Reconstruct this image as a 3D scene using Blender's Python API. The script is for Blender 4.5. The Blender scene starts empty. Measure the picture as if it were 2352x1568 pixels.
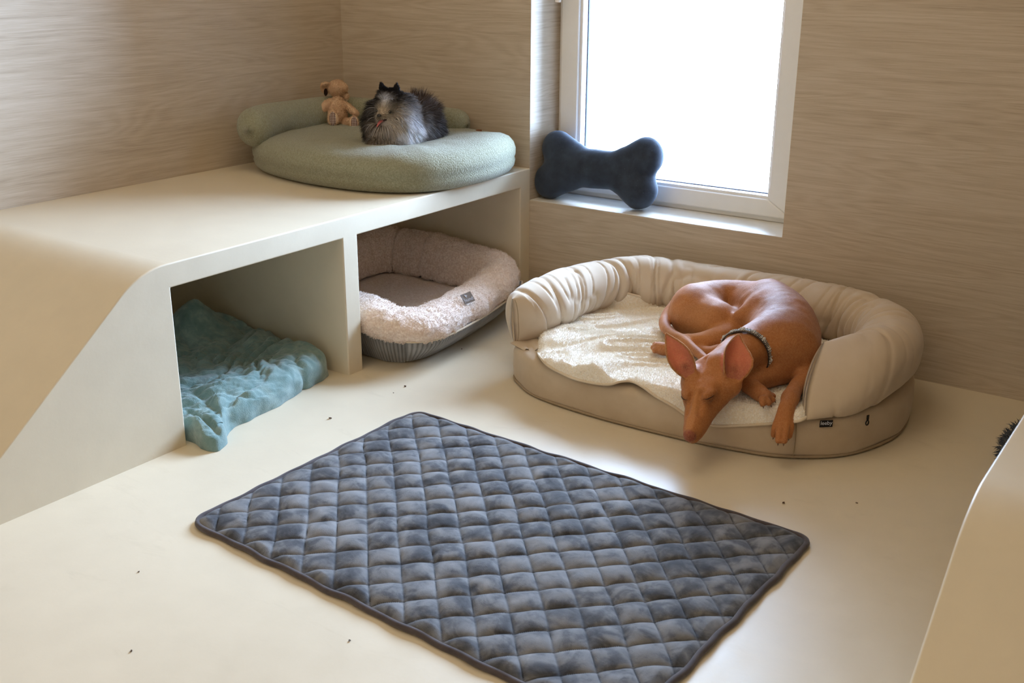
import bpy, bmesh, math, random
import numpy as np
from mathutils import Vector, Matrix

random.seed(7)
RNG = np.random.default_rng(11)
scene = bpy.context.scene
COL = scene.collection

# ------------------------------------------------------------------ camera
CAM = np.array([2.64958, -2.80175, 1.04])
FWD = np.array([-0.53725176, 0.77517693, -0.33235716])
RGT = np.array([0.8209251, 0.57101572, 0.00479833])
UPV = np.array([-0.19350072, 0.27026243, 0.9431414])
FPX = 2494.39
cam_data = bpy.data.cameras.new('camera')
cam_data.sensor_width = 36.0
cam_data.lens = FPX / 2352.0 * 36.0
cam_data.clip_start = 0.05
cam_data.dof.use_dof = True
cam_data.dof.focus_distance = 2.6
cam_data.dof.aperture_fstop = 9.0
cam = bpy.data.objects.new('camera', cam_data)
m = Matrix.Identity(4)
for i in range(3):
    m[i][0], m[i][1], m[i][2], m[i][3] = RGT[i], UPV[i], -FWD[i], CAM[i]
cam.matrix_world = m
COL.objects.link(cam)
scene.camera = cam

# ------------------------------------------------------------------ light
scene.view_settings.view_transform = 'Standard'
scene.view_settings.look = 'None'
scene.view_settings.gamma = 1.0
scene.view_settings.use_curve_mapping = False
scene.view_settings.exposure = -0.1
scene.cycles.max_bounces = 8
scene.cycles.diffuse_bounces = 6
scene.cycles.transparent_max_bounces = 12
scene.cycles.sample_clamp_indirect = 6.0
world = bpy.data.worlds.new('sky')
scene.world = world
world.use_nodes = True
wbg = world.node_tree.nodes['Background']
wbg.inputs[0].default_value = (0.50, 0.68, 1.0, 1)
wbg.inputs[1].default_value = 78.0


def area_light(name, loc, rot, sx, sy, power, color, portal=False):
    l = bpy.data.lights.new(name, 'AREA')
    l.shape = 'RECTANGLE'
    l.size, l.size_y = sx, sy
    l.energy = power
    l.color = color
    if portal:
        l.cycles.is_portal = True
    o = bpy.data.objects.new(name, l)
    o.location = loc
    o.rotation_euler = rot
    COL.objects.link(o)
    return o


area_light('window_portal', (1.188, 0.27, 1.01), (-math.pi / 2, 0, 0), 0.86, 1.4, 1, (1, 1, 1), True)
area_light('ceiling_lamp_light', (1.25, -1.0, 2.46), (0, 0, 0), 1.2, 1.1, 10, (1.0, 0.80, 0.54))
area_light('rear_ceiling_lamp_light', (1.5, -3.4, 2.46), (0, 0, 0), 1.6, 1.2, 12.5, (1.0, 0.70, 0.33))


def at(u, v, z):
    """point at height z that stands behind photo pixel (u, v)"""
    d = FWD + RGT * (u - 1176.0) / FPX - UPV * (v - 784.0) / FPX
    return CAM + d * ((z - CAM[2]) / d[2])


def unit(v):
    v = np.asarray(v, float)
    return v / np.linalg.norm(v)


# ------------------------------------------------------------------ object helpers
def setp(o, label=None, cat=None, group=None, kind=None):
    if label: o['label'] = label
    if cat: o['category'] = cat
    if group: o['group'] = group
    if kind: o['kind'] = kind
    return o


def thing(name, loc, label=None, cat=None, group=None, kind=None):
    o = bpy.data.objects.new(name, None)
    o.location = loc
    o.empty_display_size = 0.05
    COL.objects.link(o)
    return setp(o, label, cat, group, kind)


def wloc(o):
    v = Vector(o.location)
    while o.parent:
        o = o.parent
        v += Vector(o.location)
    return v


def mk(name, V, F, mat, parent=None, smooth=True, col=None, base=None, fmat=None):
    """one mesh object from world-space vertices"""
    V = np.asarray(V, dtype=np.float64)
    if parent is not None:
        off = np.array(wloc(parent))
        loc = (0, 0, 0)
    else:
        off = np.array(base) if base is not None else np.array([V[:, 0].mean(), V[:, 1].mean(), V[:, 2].min()])
        loc = off
    me = bpy.data.meshes.new(name)
    if isinstance(F, np.ndarray):
        n, k = F.shape
        me.vertices.add(len(V))
        me.vertices.foreach_set('co', (V - off).ravel())
        me.loops.add(n * k)
        me.loops.foreach_set('vertex_index', F.astype(np.int32).ravel())
        me.polygons.add(n)
        me.polygons.foreach_set('loop_start', np.arange(0, n * k, k, dtype=np.int32))
        me.polygons.foreach_set('loop_total', np.full(n, k, dtype=np.int32))
        me.update(calc_edges=True)
        me.validate()
    else:
        me.from_pydata((V - off).tolist(), [], F)
        me.update()
    if smooth:
        me.polygons.foreach_set('use_smooth', np.ones(len(me.polygons), dtype=bool))
    mats = mat if isinstance(mat, (list, tuple)) else [mat]
    for mm in mats:
        me.materials.append(mm)
    if fmat is not None:
        me.polygons.foreach_set('material_index', np.asarray(fmat, dtype=np.int32))
    if col is not None:
        a = me.attributes.new('col', 'FLOAT_COLOR', 'POINT')
        c4 = np.ones((len(V), 4), dtype=np.float32)
        c4[:, :3] = col
        a.data.foreach_set('color', c4.ravel())
    o = bpy.data.objects.new(name, me)
    o.location = loc
    if parent is not None:
        o.parent = parent
    COL.objects.link(o)
    return o


def boxes(*bs):
    V, F = [], []
    for x0, x1, y0, y1, z0, z1 in bs:
        n = len(V)
        V += [(x0, y0, z0), (x1, y0, z0), (x1, y1, z0), (x0, y1, z0), (x0, y0, z1), (x1, y0, z1), (x1, y1, z1), (x0, y1, z1)]
        F += [(n, n + 3, n + 2, n + 1), (n + 4, n + 5, n + 6, n + 7), (n, n + 1, n + 5, n + 4), (n + 1, n + 2, n + 6, n + 5), (n + 2, n + 3, n + 7, n + 6), (n + 3, n, n + 4, n + 7)]
    return V, F


def bevel(o, w, seg=2, ang=0.6):
    b = o.modifiers.new('bevel', 'BEVEL')
    b.width = w
    b.segments = seg
    b.limit_method = 'ANGLE'
    b.angle_limit = ang
    return o


def subsurf(o, n=1):
    s = o.modifiers.new('sub', 'SUBSURF')
    s.levels = n
    s.render_levels = n
    return o


def catmull(pts, n, closed=False):
    """n samples on a Catmull-Rom spline, spaced by arc length; pts may have extra columns"""
    p = np.asarray(pts, float)
    if closed:
        q = np.vstack([p[-1:], p, p[:2]])
    else:
        q = np.vstack([2 * p[:1] - p[1:2], p, 2 * p[-1:] - p[-2:-1]])
    out = []
    t = np.linspace(0, 1, 24, endpoint=False)[:, None]
    for i in range(len(q) - 3):
        a, b, c, d = q[i:i + 4]
        out.append(0.5 * (2 * b + (c - a) * t + (2 * a - 5 * b + 4 * c - d) * t ** 2 + (3 * b - a - 3 * c + d) * t ** 3))
    out = np.vstack(out + [q[-2:-1]])
    s = np.concatenate([[0], np.cumsum(np.linalg.norm(np.diff(out[:, :3], axis=0), axis=1))])
    ss = np.linspace(0, s[-1], n + (1 if closed else 0))
    r = np.stack([np.interp(ss, s, out[:, k]) for k in range(out.shape[1])], 1)
    return r[:-1] if closed else r


def grid_faces(nu, nv, cu=False, cv=False):
    """quads of an nu x nv vertex grid (index = i*nv + j)"""
    i = np.arange(nu if cu else nu - 1)[:, None]
    j = np.arange(nv if cv else nv - 1)[None, :]
    i2, j2 = (i + 1) % nu, (j + 1) % nv
    return np.stack([i * nv + j + 0 * j2, i2 * nv + j + 0 * j2, i2 * nv + j2, i * nv + j2], -1).reshape(-1, 4)


def frames(path, closed=False):
    p = np.asarray(path, float)
    if closed:
        t = np.roll(p, -1, 0) - np.roll(p, 1, 0)
    else:
        t = np.gradient(p, axis=0)
    t /= np.linalg.norm(t, axis=1)[:, None] + 1e-12
    return t


def tube(path, rad, seg=10, closed=False, up=(0, 0, 1), caps=True, ry=None):
    """tube along path; side axis = t x up. returns V, F(list)"""
    p = np.asarray(path, float)
    n = len(p)
    t = frames(p, closed)
    upv = np.asarray(up, float)
    s = np.cross(t, upv)
    ln = np.linalg.norm(s, axis=1)
    bad = ln < 1e-4
    s[bad] = np.cross(t[bad], [0.3, 0.9, 0.1])
    s /= np.linalg.norm(s, axis=1)[:, None]
    b = np.cross(s, t)
    r = np.broadcast_to(np.asarray(rad, float), (n,))
    r2 = r if ry is None else np.broadcast_to(np.asarray(ry, float), (n,))
    a = np.linspace(0, 2 * np.pi, seg, endpoint=False)
    V = p[:, None, :] + s[:, None, :] * (np.cos(a)[None, :, None] * r[:, None, None]) + b[:, None, :] * (np.sin(a)[None, :, None] * r2[:, None, None])
    V = V.reshape(-1, 3)
    F = grid_faces(n, seg, closed, True).tolist()
    if caps and not closed:
        F.append(list(range(seg))[::-1])
        F.append(list(range((n - 1) * seg, n * seg)))
    return V, F


def merge(*parts):
    V, F, n = [], [], 0
    for v, f in parts:
        v = np.asarray(v, float)
        V.append(v)
        F += [[i + n for i in q] for q in (f.tolist() if isinstance(f, np.ndarray) else f)]
        n += len(v)
    return np.vstack(V), F


# ------------------------------------------------------------------ numpy noise
def _hash(ix, iy, iz):
    h = (ix.astype(np.int64) * 374761393 + iy.astype(np.int64) * 668265263 + iz.astype(np.int64) * 2147483647 + 1013904223) & 0xFFFFFFFF
    h = ((h ^ (h >> 13)) * 1274126177) & 0xFFFFFFFF
    h = ((h ^ (h >> 16)) * 2246822519) & 0xFFFFFFFF
    return ((h ^ (h >> 15)) & 0xFFFFFF) / 16777215.0


def vnoise(p, scale=1.0, seed=0):
    """smooth value noise in -1..1 at points (n, 3)"""
    p = np.asarray(p, float) * scale + seed * 17.31
    i = np.floor(p)
    f = p - i
    f = f * f * f * (f * (f * 6 - 15) + 10)
    i = i.astype(np.int64)
    r = 0
    for dx in (0, 1):
        for dy in (0, 1):
            for dz in (0, 1):
                w = (f[..., 0] if dx else 1 - f[..., 0]) * (f[..., 1] if dy else 1 - f[..., 1]) * (f[..., 2] if dz else 1 - f[..., 2])
                r = r + w * _hash(i[..., 0] + dx, i[..., 1] + dy, i[..., 2] + dz)
    return r * 2 - 1


def fbm(p, scale, octv=3, seed=0, gain=0.5):
    r, a, s = 0, 1.0, 0
    for k in range(octv):
        r = r + a * vnoise(p, scale * 2 ** k, seed + k * 5)
        s += a
        a *= gain
    return r / s


# ------------------------------------------------------------------ implicit modelling
class Sdf:
    def __init__(self, lo, hi, h):
        self.lo = np.asarray(lo, float)
        self.h = h
        self.n = np.ceil((np.asarray(hi, float) - self.lo) / h).astype(int) + 1
        self.F = np.full(self.n, 1.0)

    def _sub(self, lo, hi):
        a = np.clip(np.floor((lo - self.lo) / self.h).astype(int), 0, self.n - 1)
        b = np.clip(np.ceil((hi - self.lo) / self.h).astype(int) + 1, 1, self.n)
        sl = tuple(slice(x, y) for x, y in zip(a, b))
        g = [self.lo[k] + self.h * np.arange(a[k], b[k]) for k in range(3)]
        return sl, np.stack(np.meshgrid(*g, indexing='ij'), -1)

    def _put(self, sl, d, k, op):
        F = self.F[sl]
        if op == 'cut':
            d = -d
            h = np.clip(0.5 - 0.5 * (F - d) / k, 0, 1) if k > 0 else (d > F) * 1.0
            self.F[sl] = F * (1 - h) + d * h + k * h * (1 - h)
        else:
            h = np.clip(0.5 + 0.5 * (F - d) / k, 0, 1)
            self.F[sl] = F * (1 - h) + d * h - k * h * (1 - h)

    def cap(self, a, b, ra, rb, k=0.02, op='add', flat=None, fl=1.0):
        a, b = np.asarray(a, float), np.asarray(b, float)
        rm = max(ra, rb) * max(1.0, fl if flat is not None else 1.0) + 2.2 * k + 3 * self.h
        sl, p = self._sub(np.minimum(a, b) - rm, np.maximum(a, b) + rm)
        ab = b - a
        q = p - a
        t = np.clip((q @ ab) / max(ab @ ab, 1e-12), 0, 1)
        e = q - t[..., None] * ab
        if flat is not None:
            ax = np.asarray(flat, float)
            ax = ax / np.linalg.norm(ax)
            e = e + (e @ ax)[..., None] * ax * (1.0 / fl - 1.0)
        d = np.sqrt((e * e).sum(-1)) - (ra + (rb - ra) * t)
        if flat is not None and fl < 1:
            d = d * max(fl, 0.35)
        self._put(sl, d, k, op)

    def chain(self, pts, k=0.02, op='add', flat=None, fl=1.0, n=None):
        """one smooth limb; pts rows: x y z r"""
        p = np.asarray(pts, float)
        if n:
            p = catmull(p, n)
        rm = p[:, 3].max() * max(1.0, fl) + 2.2 * k + 3 * self.h
        sl, g = self._sub(p[:, :3].min(0) - rm, p[:, :3].max(0) + rm)
        ax = None
        if flat is not None:
            ax = np.asarray(flat, float)
            ax = ax / np.linalg.norm(ax)
        d = np.full(g.shape[:3], 1.0)
        o = g[0, 0, 0]
        m_ = np.array(d.shape)
        for i in range(len(p) - 1):
            a, b = p[i, :3], p[i + 1, :3]
            r_ = max(p[i, 3], p[i + 1, 3]) * max(1.0, fl) + 2.2 * k + 3 * self.h
            i0 = np.clip(np.floor((np.minimum(a, b) - r_ - o) / self.h).astype(int), 0, m_ - 1)
            i1 = np.clip(np.ceil((np.maximum(a, b) + r_ - o) / self.h).astype(int) + 1, 1, m_)
            ss = tuple(slice(x, y) for x, y in zip(i0, i1))
            ab = b - a
            q = g[ss] - a
            t = np.clip((q @ ab) / max(ab @ ab, 1e-12), 0, 1)
            e = q - t[..., None] * ab
            if ax is not None:
                e = e + (e @ ax)[..., None] * ax * (1.0 / fl - 1.0)
            di = np.sqrt((e * e).sum(-1)) - (p[i, 3] + (p[i + 1, 3] - p[i, 3]) * t)
            d[ss] = np.minimum(d[ss], di)
        if ax is not None and fl < 1:
            d = d * max(fl, 0.35)
        self._put(sl, d, k, op)

    def leaf(self, b0, ax, face, ln, prof, kap, th, k=0.004):
        """cupped leaf (an ear): ax = length, face = open side, prof rows (t, half width), kap = cup curvature"""
        lat = np.cross(ax, face)
        w = max(r for _, r in prof)
        c = b0 + ax * ln / 2
        rm = ln / 2 + w + 0.02
        sl, p = self._sub(c - rm, c + rm)
        q = p - b0
        t, x, z = (q @ ax) / ln, q @ lat, q @ face
        pt = np.array(prof)
        wt = np.interp(t, pt[:, 0], pt[:, 1])
        kk = kap * (1.25 - 0.5 * np.clip(t, 0, 1))
        zz = kk * x * x - 0.006 * np.sin(np.clip(t, 0, 1) * 3.1)
        sl_ = np.sqrt(1 + (2 * kk * x) ** 2)
        d = np.maximum(np.abs(z - zz) / sl_ - th, (np.abs(x) - wt) * 0.75)
        d = np.maximum(d, np.maximum(-(t + 0.06), t - 1.0) * ln)
        self._put(sl, d, k, 'add')

    def hit(self, o, d, t0, t1):
        """first point along o + t d inside the shape"""
        for t in np.arange(t0, t1, self.h * 0.5):
            p = o + d * t
            i = np.round((p - self.lo) / self.h).astype(int)
            if (i >= 0).all() and (i < self.n).all() and self.F[tuple(i)] < 0:
                return p
        return None

    def ell(self, c, r, k=0.02, op='add', M=None):
        c, r = np.asarray(c, float), np.asarray(r, float)
        rm = r.max() + 2.2 * k + 3 * self.h
        sl, p = self._sub(c - rm, c + rm)
        q = p - c
        if M is not None:
            q = q @ M
        k0 = np.sqrt(((q / r) ** 2).sum(-1))
        k1 = np.sqrt(((q / (r * r)) ** 2).sum(-1)) + 1e-9
        self._put(sl, k0 * (k0 - 1) / k1, k, op)

    def mesh(self, smooth=2):
        F, h = self.F, self.h
        s = F < 0
        n = np.array(F.shape) - 1
        c = [s[dx:n[0] + dx, dy:n[1] + dy, dz:n[2] + dz] for dx in (0, 1) for dy in (0, 1) for dz in (0, 1)]
        cnt = sum(x.astype(np.int8) for x in c)
        act = (cnt > 0) & (cnt < 8)
        idx = np.full(act.shape, -1, np.int64)
        ci = np.argwhere(act)
        idx[act] = np.arange(len(ci))
        cor = [np.array((dx, dy, dz)) for dx in (0, 1) for dy in (0, 1) for dz in (0, 1)]
        val = [F[ci[:, 0] + d[0], ci[:, 1] + d[1], ci[:, 2] + d[2]] for d in cor]
        acc = np.zeros((len(ci), 3))
        w = np.zeros(len(ci))
        for i in range(8):
            for j in range(i + 1, 8):
                if np.abs(cor[i] - cor[j]).sum() != 1:
                    continue
                a, b = val[i], val[j]
                x = (a < 0) != (b < 0)
                t = np.where(x, a / np.where(x, a - b, 1), 0)
                acc += np.where(x[:, None], cor[i] + (cor[j] - cor[i]) * t[:, None], 0)
                w += x
        V = self.lo + (ci + acc / w[:, None]) * h
        quads = []
        for ax in range(3):
            o1, o2 = [(1, 2), (2, 0), (0, 1)][ax]
            lo_s = [slice(0, None)] * 3
            a = np.take(s, np.arange(0, F.shape[ax] - 1), ax)
            b = np.take(s, np.arange(1, F.shape[ax]), ax)
            e = np.argwhere(a != b)
            ok = (e[:, o1] > 0) & (e[:, o2] > 0) & (e[:, o1] < n[o1]) & (e[:, o2] < n[o2])
            e = e[ok]
            sg = a[e[:, 0], e[:, 1], e[:, 2]]
            d1 = np.zeros(3, int); d1[o1] = 1
            d2 = np.zeros(3, int); d2[o2] = 1
            g = lambda q: idx[q[:, 0], q[:, 1], q[:, 2]]
            Q = np.stack([g(e - d1 - d2), g(e - d2), g(e), g(e - d1)], 1)
            Q[~sg] = Q[~sg][:, ::-1]
            quads.append(Q)
        Q = np.vstack(quads)
        Q = Q[(Q >= 0).all(1)]
        for _ in range(smooth):
            V = relax(V, Q, 0.5)
        return V, Q


def _scat(idx, val, n):
    return np.stack([np.bincount(idx, val[:, k], n) for k in range(3)], 1)


def relax(V, Q, f):
    a = np.concatenate([Q[:, i] for i in range(4)] + [Q[:, (i + 1) % 4] for i in range(4)])
    b = np.concatenate([Q[:, (i + 1) % 4] for i in range(4)] + [Q[:, i] for i in range(4)])
    acc = _scat(a, V[b], len(V))
    cnt = np.bincount(a, minlength=len(V))
    return V * (1 - f) + f * acc / np.maximum(cnt, 1)[:, None]


def vnormals(V, Q):
    n = np.cross(V[Q[:, 2]] - V[Q[:, 0]], V[Q[:, 3]] - V[Q[:, 1]])
    N = _scat(Q.T.ravel(), np.tile(n, (4, 1)), len(V))
    return N / (np.linalg.norm(N, axis=1)[:, None] + 1e-12)


def scatter(V, Q, n, weight=None, rng=RNG):
    """random points on a quad mesh: position, normal"""
    N = vnormals(V, Q)
    T = np.vstack([Q[:, [0, 1, 2]], Q[:, [0, 2, 3]]])
    ar = np.linalg.norm(np.cross(V[T[:, 1]] - V[T[:, 0]], V[T[:, 2]] - V[T[:, 0]]), axis=1)
    if weight is not None:
        ar = ar * weight[T].mean(1)
    c = np.cumsum(ar)
    k = np.searchsorted(c, rng.random(n) * c[-1])
    a, b = rng.random(n), rng.random(n)
    x = a + b > 1
    a[x], b[x] = 1 - a[x], 1 - b[x]
    W = np.stack([1 - a - b, a, b], 1)
    P = (V[T[k]] * W[:, :, None]).sum(1)
    M = (N[T[k]] * W[:, :, None]).sum(1)
    return P, M / (np.linalg.norm(M, axis=1)[:, None] + 1e-12)


def hairs(P, D0, D1, L, w, seg=3, col=None, sides=3):
    """tapered curved strands: start direction D0 bends to D1, length L, root width w"""
    n = len(P)
    L = np.broadcast_to(np.asarray(L, float), (n,))
    w = np.broadcast_to(np.asarray(w, float), (n,))
    rings = []
    p = P.copy()
    rv = RNG.normal(size=(n, 3))
    s = np.cross(D0, rv); s /= np.linalg.norm(s, axis=1)[:, None] + 1e-9
    b = np.cross(D0, s); b /= np.linalg.norm(b, axis=1)[:, None] + 1e-9
    for k in range(seg + 1):
        t = k / seg
        wr = w * (1 - t) ** 0.7 * 0.5 + w * 0.04
        for q in range(sides):
            a = 2 * np.pi * q / sides
            rings.append(p + (s * math.cos(a) + b * math.sin(a)) * wr[:, None])
        d = D0 * (1 - t) + D1 * t
        d /= np.linalg.norm(d, axis=1)[:, None] + 1e-9
        p = p + d * (L / seg)[:, None]
    V = np.stack(rings, 1).reshape(-1, 3)
    m_ = (seg + 1) * sides
    f = []
    for k in range(seg):
        for q in range(sides if sides > 2 else 1):
            q2 = (q + 1) % sides
            f.append((k * sides + q, k * sides + q2, (k + 1) * sides + q2, (k + 1) * sides + q))
    f = np.array(f)
    F = (f[None] + (np.arange(n) * m_)[:, None, None]).reshape(-1, 4)
    C = None if col is None else np.repeat(col, m_, 0)
    return V, F, C


# ------------------------------------------------------------------ materials
def lin(r, g, b):
    return tuple(((c / 255.0) / 12.92 if c / 255.0 <= 0.04045 else ((c / 255.0 + 0.055) / 1.055) ** 2.4) for c in (r, g, b))


class NT:
    def __init__(self, name):
        self.m = bpy.data.materials.new(name)
        self.m.use_nodes = True
        self.t = self.m.node_tree
        self.b = self.t.nodes['Principled BSDF']
        self.out = self.t.nodes['Material Output']
        self._c = None

    def n(self, typ, **kw):
        x = self.t.nodes.new(typ)
        for k, v in kw.items():
            setattr(x, k, v)
        return x

    def link(self, a, b):
        self.t.links.new(a, b)

    def pos(self, scale=(1, 1, 1), rot=(0, 0, 0), world=False):
        """object-space coordinates, scaled"""
        if world:
            c = self.n('ShaderNodeNewGeometry').outputs['Position']
        else:
            c = self.n('ShaderNodeTexCoord').outputs['Object']
        mp = self.n('ShaderNodeMapping')
        mp.inputs['Scale'].default_value = scale
        mp.inputs['Rotation'].default_value = rot
        self.link(c, mp.inputs['Vector'])
        return mp.outputs[0]

    def noise(self, vec, scale, detail=3, rough=0.55, dist=0.0):
        x = self.n('ShaderNodeTexNoise')
        x.inputs['Scale'].default_value = scale
        x.inputs['Detail'].default_value = detail
        x.inputs['Roughness'].default_value = rough
        x.inputs['Distortion'].default_value = dist
        self.link(vec, x.inputs['Vector'])
        return x.outputs['Fac']

    def math(self, op, a, b=None, c=None):
        x = self.n('ShaderNodeMath', operation=op)
        for i, v in enumerate((a, b, c)):
            if v is None:
                continue
            if isinstance(v, (int, float)):
                x.inputs[i].default_value = v
            else:
                self.link(v, x.inputs[i])
        return x.outputs[0]

    def ramp(self, fac, stops, interp='LINEAR'):
        x = self.n('ShaderNodeValToRGB')
        e = x.color_ramp.elements
        x.color_ramp.interpolation = interp
        while len(e) < len(stops):
            e.new(0.5)
        for el, (p, c) in zip(e, stops):
            el.position = p
            el.color = tuple(c) + (1,) if len(c) == 3 else c
        self.link(fac, x.inputs[0])
        return x.outputs[0]

    def mix(self, fac, a, b, mode='MIX'):
        x = self.n('ShaderNodeMix', data_type='RGBA', blend_type=mode)
        for s, v in ((x.inputs[0], fac), (x.inputs[6], a), (x.inputs[7], b)):
            if isinstance(v, (int, float)):
                s.default_value = v
            elif isinstance(v, tuple):
                s.default_value = v + (1,) if len(v) == 3 else v
            else:
                self.link(v, s)
        return x.outputs[2]

    def bump(self, h, strength=0.3, dist=0.01, normal=None):
        x = self.n('ShaderNodeBump')
        x.inputs['Strength'].default_value = strength
        x.inputs['Distance'].default_value = dist
        self.link(h, x.inputs['Height'])
        if normal is not None:
            self.link(normal, x.inputs['Normal'])
        self.link(x.outputs[0], self.b.inputs['Normal'])
        return x.outputs[0]

    def set(self, color=None, rough=0.6, spec=0.3, sheen=0.0, sheen_rough=0.5, sheen_tint=None, metal=0.0):
        if color is not None:
            if isinstance(color, tuple):
                self.b.inputs['Base Color'].default_value = color + (1,)
            else:
                self.link(color, self.b.inputs['Base Color'])
        if isinstance(rough, (int, float)):
            self.b.inputs['Roughness'].default_value = rough
        else:
            self.link(rough, self.b.inputs['Roughness'])
        self.b.inputs['Specular IOR Level'].default_value = spec
        self.b.inputs['Metallic'].default_value = metal
        if sheen:
            self.b.inputs['Sheen Weight'].default_value = sheen
            self.b.inputs['Sheen Roughness'].default_value = sheen_rough
            if sheen_tint:
                self.b.inputs['Sheen Tint'].default_value = sheen_tint + (1,)
        return self.m


def plain(name, rgb, rough=0.6, spec=0.3, metal=0.0, var=0.06, scale=30.0):
    """colour with a little procedural mottling"""
    t = NT(name)
    f = t.noise(t.pos(), scale, 2)
    c = tuple(max(0.0, x * (1 - var)) for x in rgb)
    d = tuple(min(1.0, x * (1 + var)) for x in rgb)
    return t.set(t.ramp(f, [(0.3, c), (0.7, d)]), rough, spec, metal=metal)


def attr_mat(name, rough=0.55, spec=0.25, sheen=0.0, bump=None, tint=None):
    t = NT(name)
    a = t.n('ShaderNodeAttribute', attribute_name='col')
    if bump:
        sc, st, di = bump
        t.bump(t.noise(t.pos(), sc, 3), st, di)
    return t.set(a.outputs['Color'], rough, spec, sheen=sheen, sheen_tint=tint)


def wood(name, along):
    """pale oak laminate, grain running along the given axis (0 = x, 1 = y)"""
    t = NT(name)
    def sc(a, z):
        return (a, z, z) if along == 0 else (z, a, z)
    big = t.noise(t.pos(sc(0.8, 8.5), world=True), 1.0, 2, 0.5, 0.3)
    wob = t.noise(t.pos(sc(8, 60), world=True), 1.0, 2)
    rings = t.math('SINE', t.math('ADD', t.math('MULTIPLY', big, 120.0), t.math('MULTIPLY', wob, 5.0)))
    rings = t.math('MULTIPLY_ADD', rings, 0.5, 0.5)
    mid = t.noise(t.pos(sc(1.8, 100), world=True), 1.0, 5, 0.7, 0.1)
    fine = t.noise(t.pos(sc(11, 640), world=True), 1.0, 3, 0.7)
    tone = t.noise(t.pos(sc(0.8, 5.0), world=True), 1.0, 3)
    v = t.math('ADD', t.math('MULTIPLY', rings, 0.065), t.math('MULTIPLY', mid, 0.40))
    v = t.math('ADD', v, t.math('MULTIPLY', fine, 0.42))
    v = t.math('ADD', v, t.math('MULTIPLY', tone, 0.16))
    c = t.ramp(v, [(0.34, lin(166, 148, 126)), (0.51, lin(190, 174, 152)), (0.68, lin(206, 192, 173))])
    t.bump(fine, 0.12, 0.002)
    return t.set(c, 0.5, 0.3)


def paint(name, rgb, rough, wear=0.0, spec=0.4):
    t = NT(name)
    p = t.pos(world=True)
    a = t.noise(p, 2.2, 4, 0.6)
    b = t.noise(p, 14.0, 4, 0.6)
    v = t.math('ADD', t.math('MULTIPLY', a, 0.6), t.math('MULTIPLY', b, 0.4))
    c = t.ramp(v, [(0.35, tuple(x * 0.95 for x in rgb)), (0.65, tuple(min(1, x * 1.03) for x in rgb))])
    if wear:
        st = t.noise(t.pos((1.0, 3.5, 1.0), (0, 0, 0.9), world=True), 3.0, 6, 0.7, 1.2)
        msk = t.ramp(st, [(0.6, (0, 0, 0)), (0.78, (wear, wear, wear))])
        c = t.mix(msk, c, tuple(x * y for x, y in zip(rgb, (0.72, 0.7, 0.66))))
    t.bump(t.noise(p, 90.0, 2), 0.08, 0.002)
    rr = t.ramp(b, [(0.3, (rough - 0.05,) * 3), (0.7, (rough + 0.05,) * 3)])
    return t.set(c, rr, spec)


CREAM = lin(216, 203, 178)
M_floor = paint('poured_floor', CREAM, 0.42, 0.35, 0.3)
M_bench = paint('cream_paint', lin(218, 205, 180), 0.45, 0.1, 0.35)
M_wood_x = wood('oak_laminate_x', 0)
M_wood_y = wood('oak_laminate_y', 1)
M_plaster = paint('ceiling_plaster', lin(226, 212, 188), 0.8)
M_pvc = plain('white_pvc', lin(236, 234, 230), 0.35, 0.5, var=0.01)
M_sill = plain('white_sill', lin(226, 222, 212), 0.4, 0.4, var=0.03)
M_gasket = plain('gasket', lin(40, 52, 90), 0.6)
M_black = plain('black_plastic', lin(18, 17, 19), 0.5)

# ------------------------------------------------------------------ room shell
XR, YF, ZC = 3.206, -4.3, 2.5          # right wall, wall behind the camera, ceiling
W0, W1, ZS, ZW = 0.7713, 1.6053, 0.324, 1.7   # window opening
H, D = 0.424, 0.7724                    # bench height and depth

setp(mk('floor', *boxes((-0.12, XR + 0.12, YF - 0.12, 0.3, -0.12, 0.0)), M_floor, smooth=False, base=(0, 0, 0)), 'cream poured resin floor with faint scuffs', None, None, 'structure')
setp(mk('ceiling', *boxes((-0.12, XR + 0.12, YF - 0.12, 0.3, ZC, ZC + 0.12)), M_plaster, smooth=False, base=(0, 0, ZC)), 'plain pale ceiling', None, None, 'structure')
setp(mk('wall_left', *boxes((-0.12, 0, YF - 0.12, 0.3, 0, ZC)), M_wood_y, smooth=False, base=(0, 0, 0)), 'pale oak laminate wall beside the low bench', None, None, 'structure')
setp(mk('wall_right', *boxes((XR, XR + 0.12, YF - 0.12, 0.3, 0, ZC)), M_wood_y, smooth=False, base=(XR, 0, 0)), 'pale oak laminate wall on the right', None, None, 'structure')
setp(mk('wall_front', *boxes((0, XR, YF - 0.12, YF, 0, ZC)), M_plaster, smooth=False, base=(0, YF, 0)), 'plain wall behind the viewer', None, None, 'structure')
V, F = boxes((0, W0, 0, 0.3, 0, ZC), (W1, XR, 0, 0.3, 0, ZC), (W0, W1, 0, 0.3, 0, ZS), (W0, W1, 0, 0.3, ZW, ZC))
wb = mk('wall_back', V, F, [M_wood_x, M_wood_y], smooth=False, base=(0, 0, 0), fmat=[0, 0, 0, 1, 0, 1] * 4)
setp(wb, 'pale oak laminate wall around the window', None, None, 'structure')

# window: outer frame, opening sash, glazing beads, pane, gasket, sill board, handle
win = thing('window_1', (1.188, 0.16, ZS), 'white plastic window with one clear pane in a deep reveal', None, None, 'structure')


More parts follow.
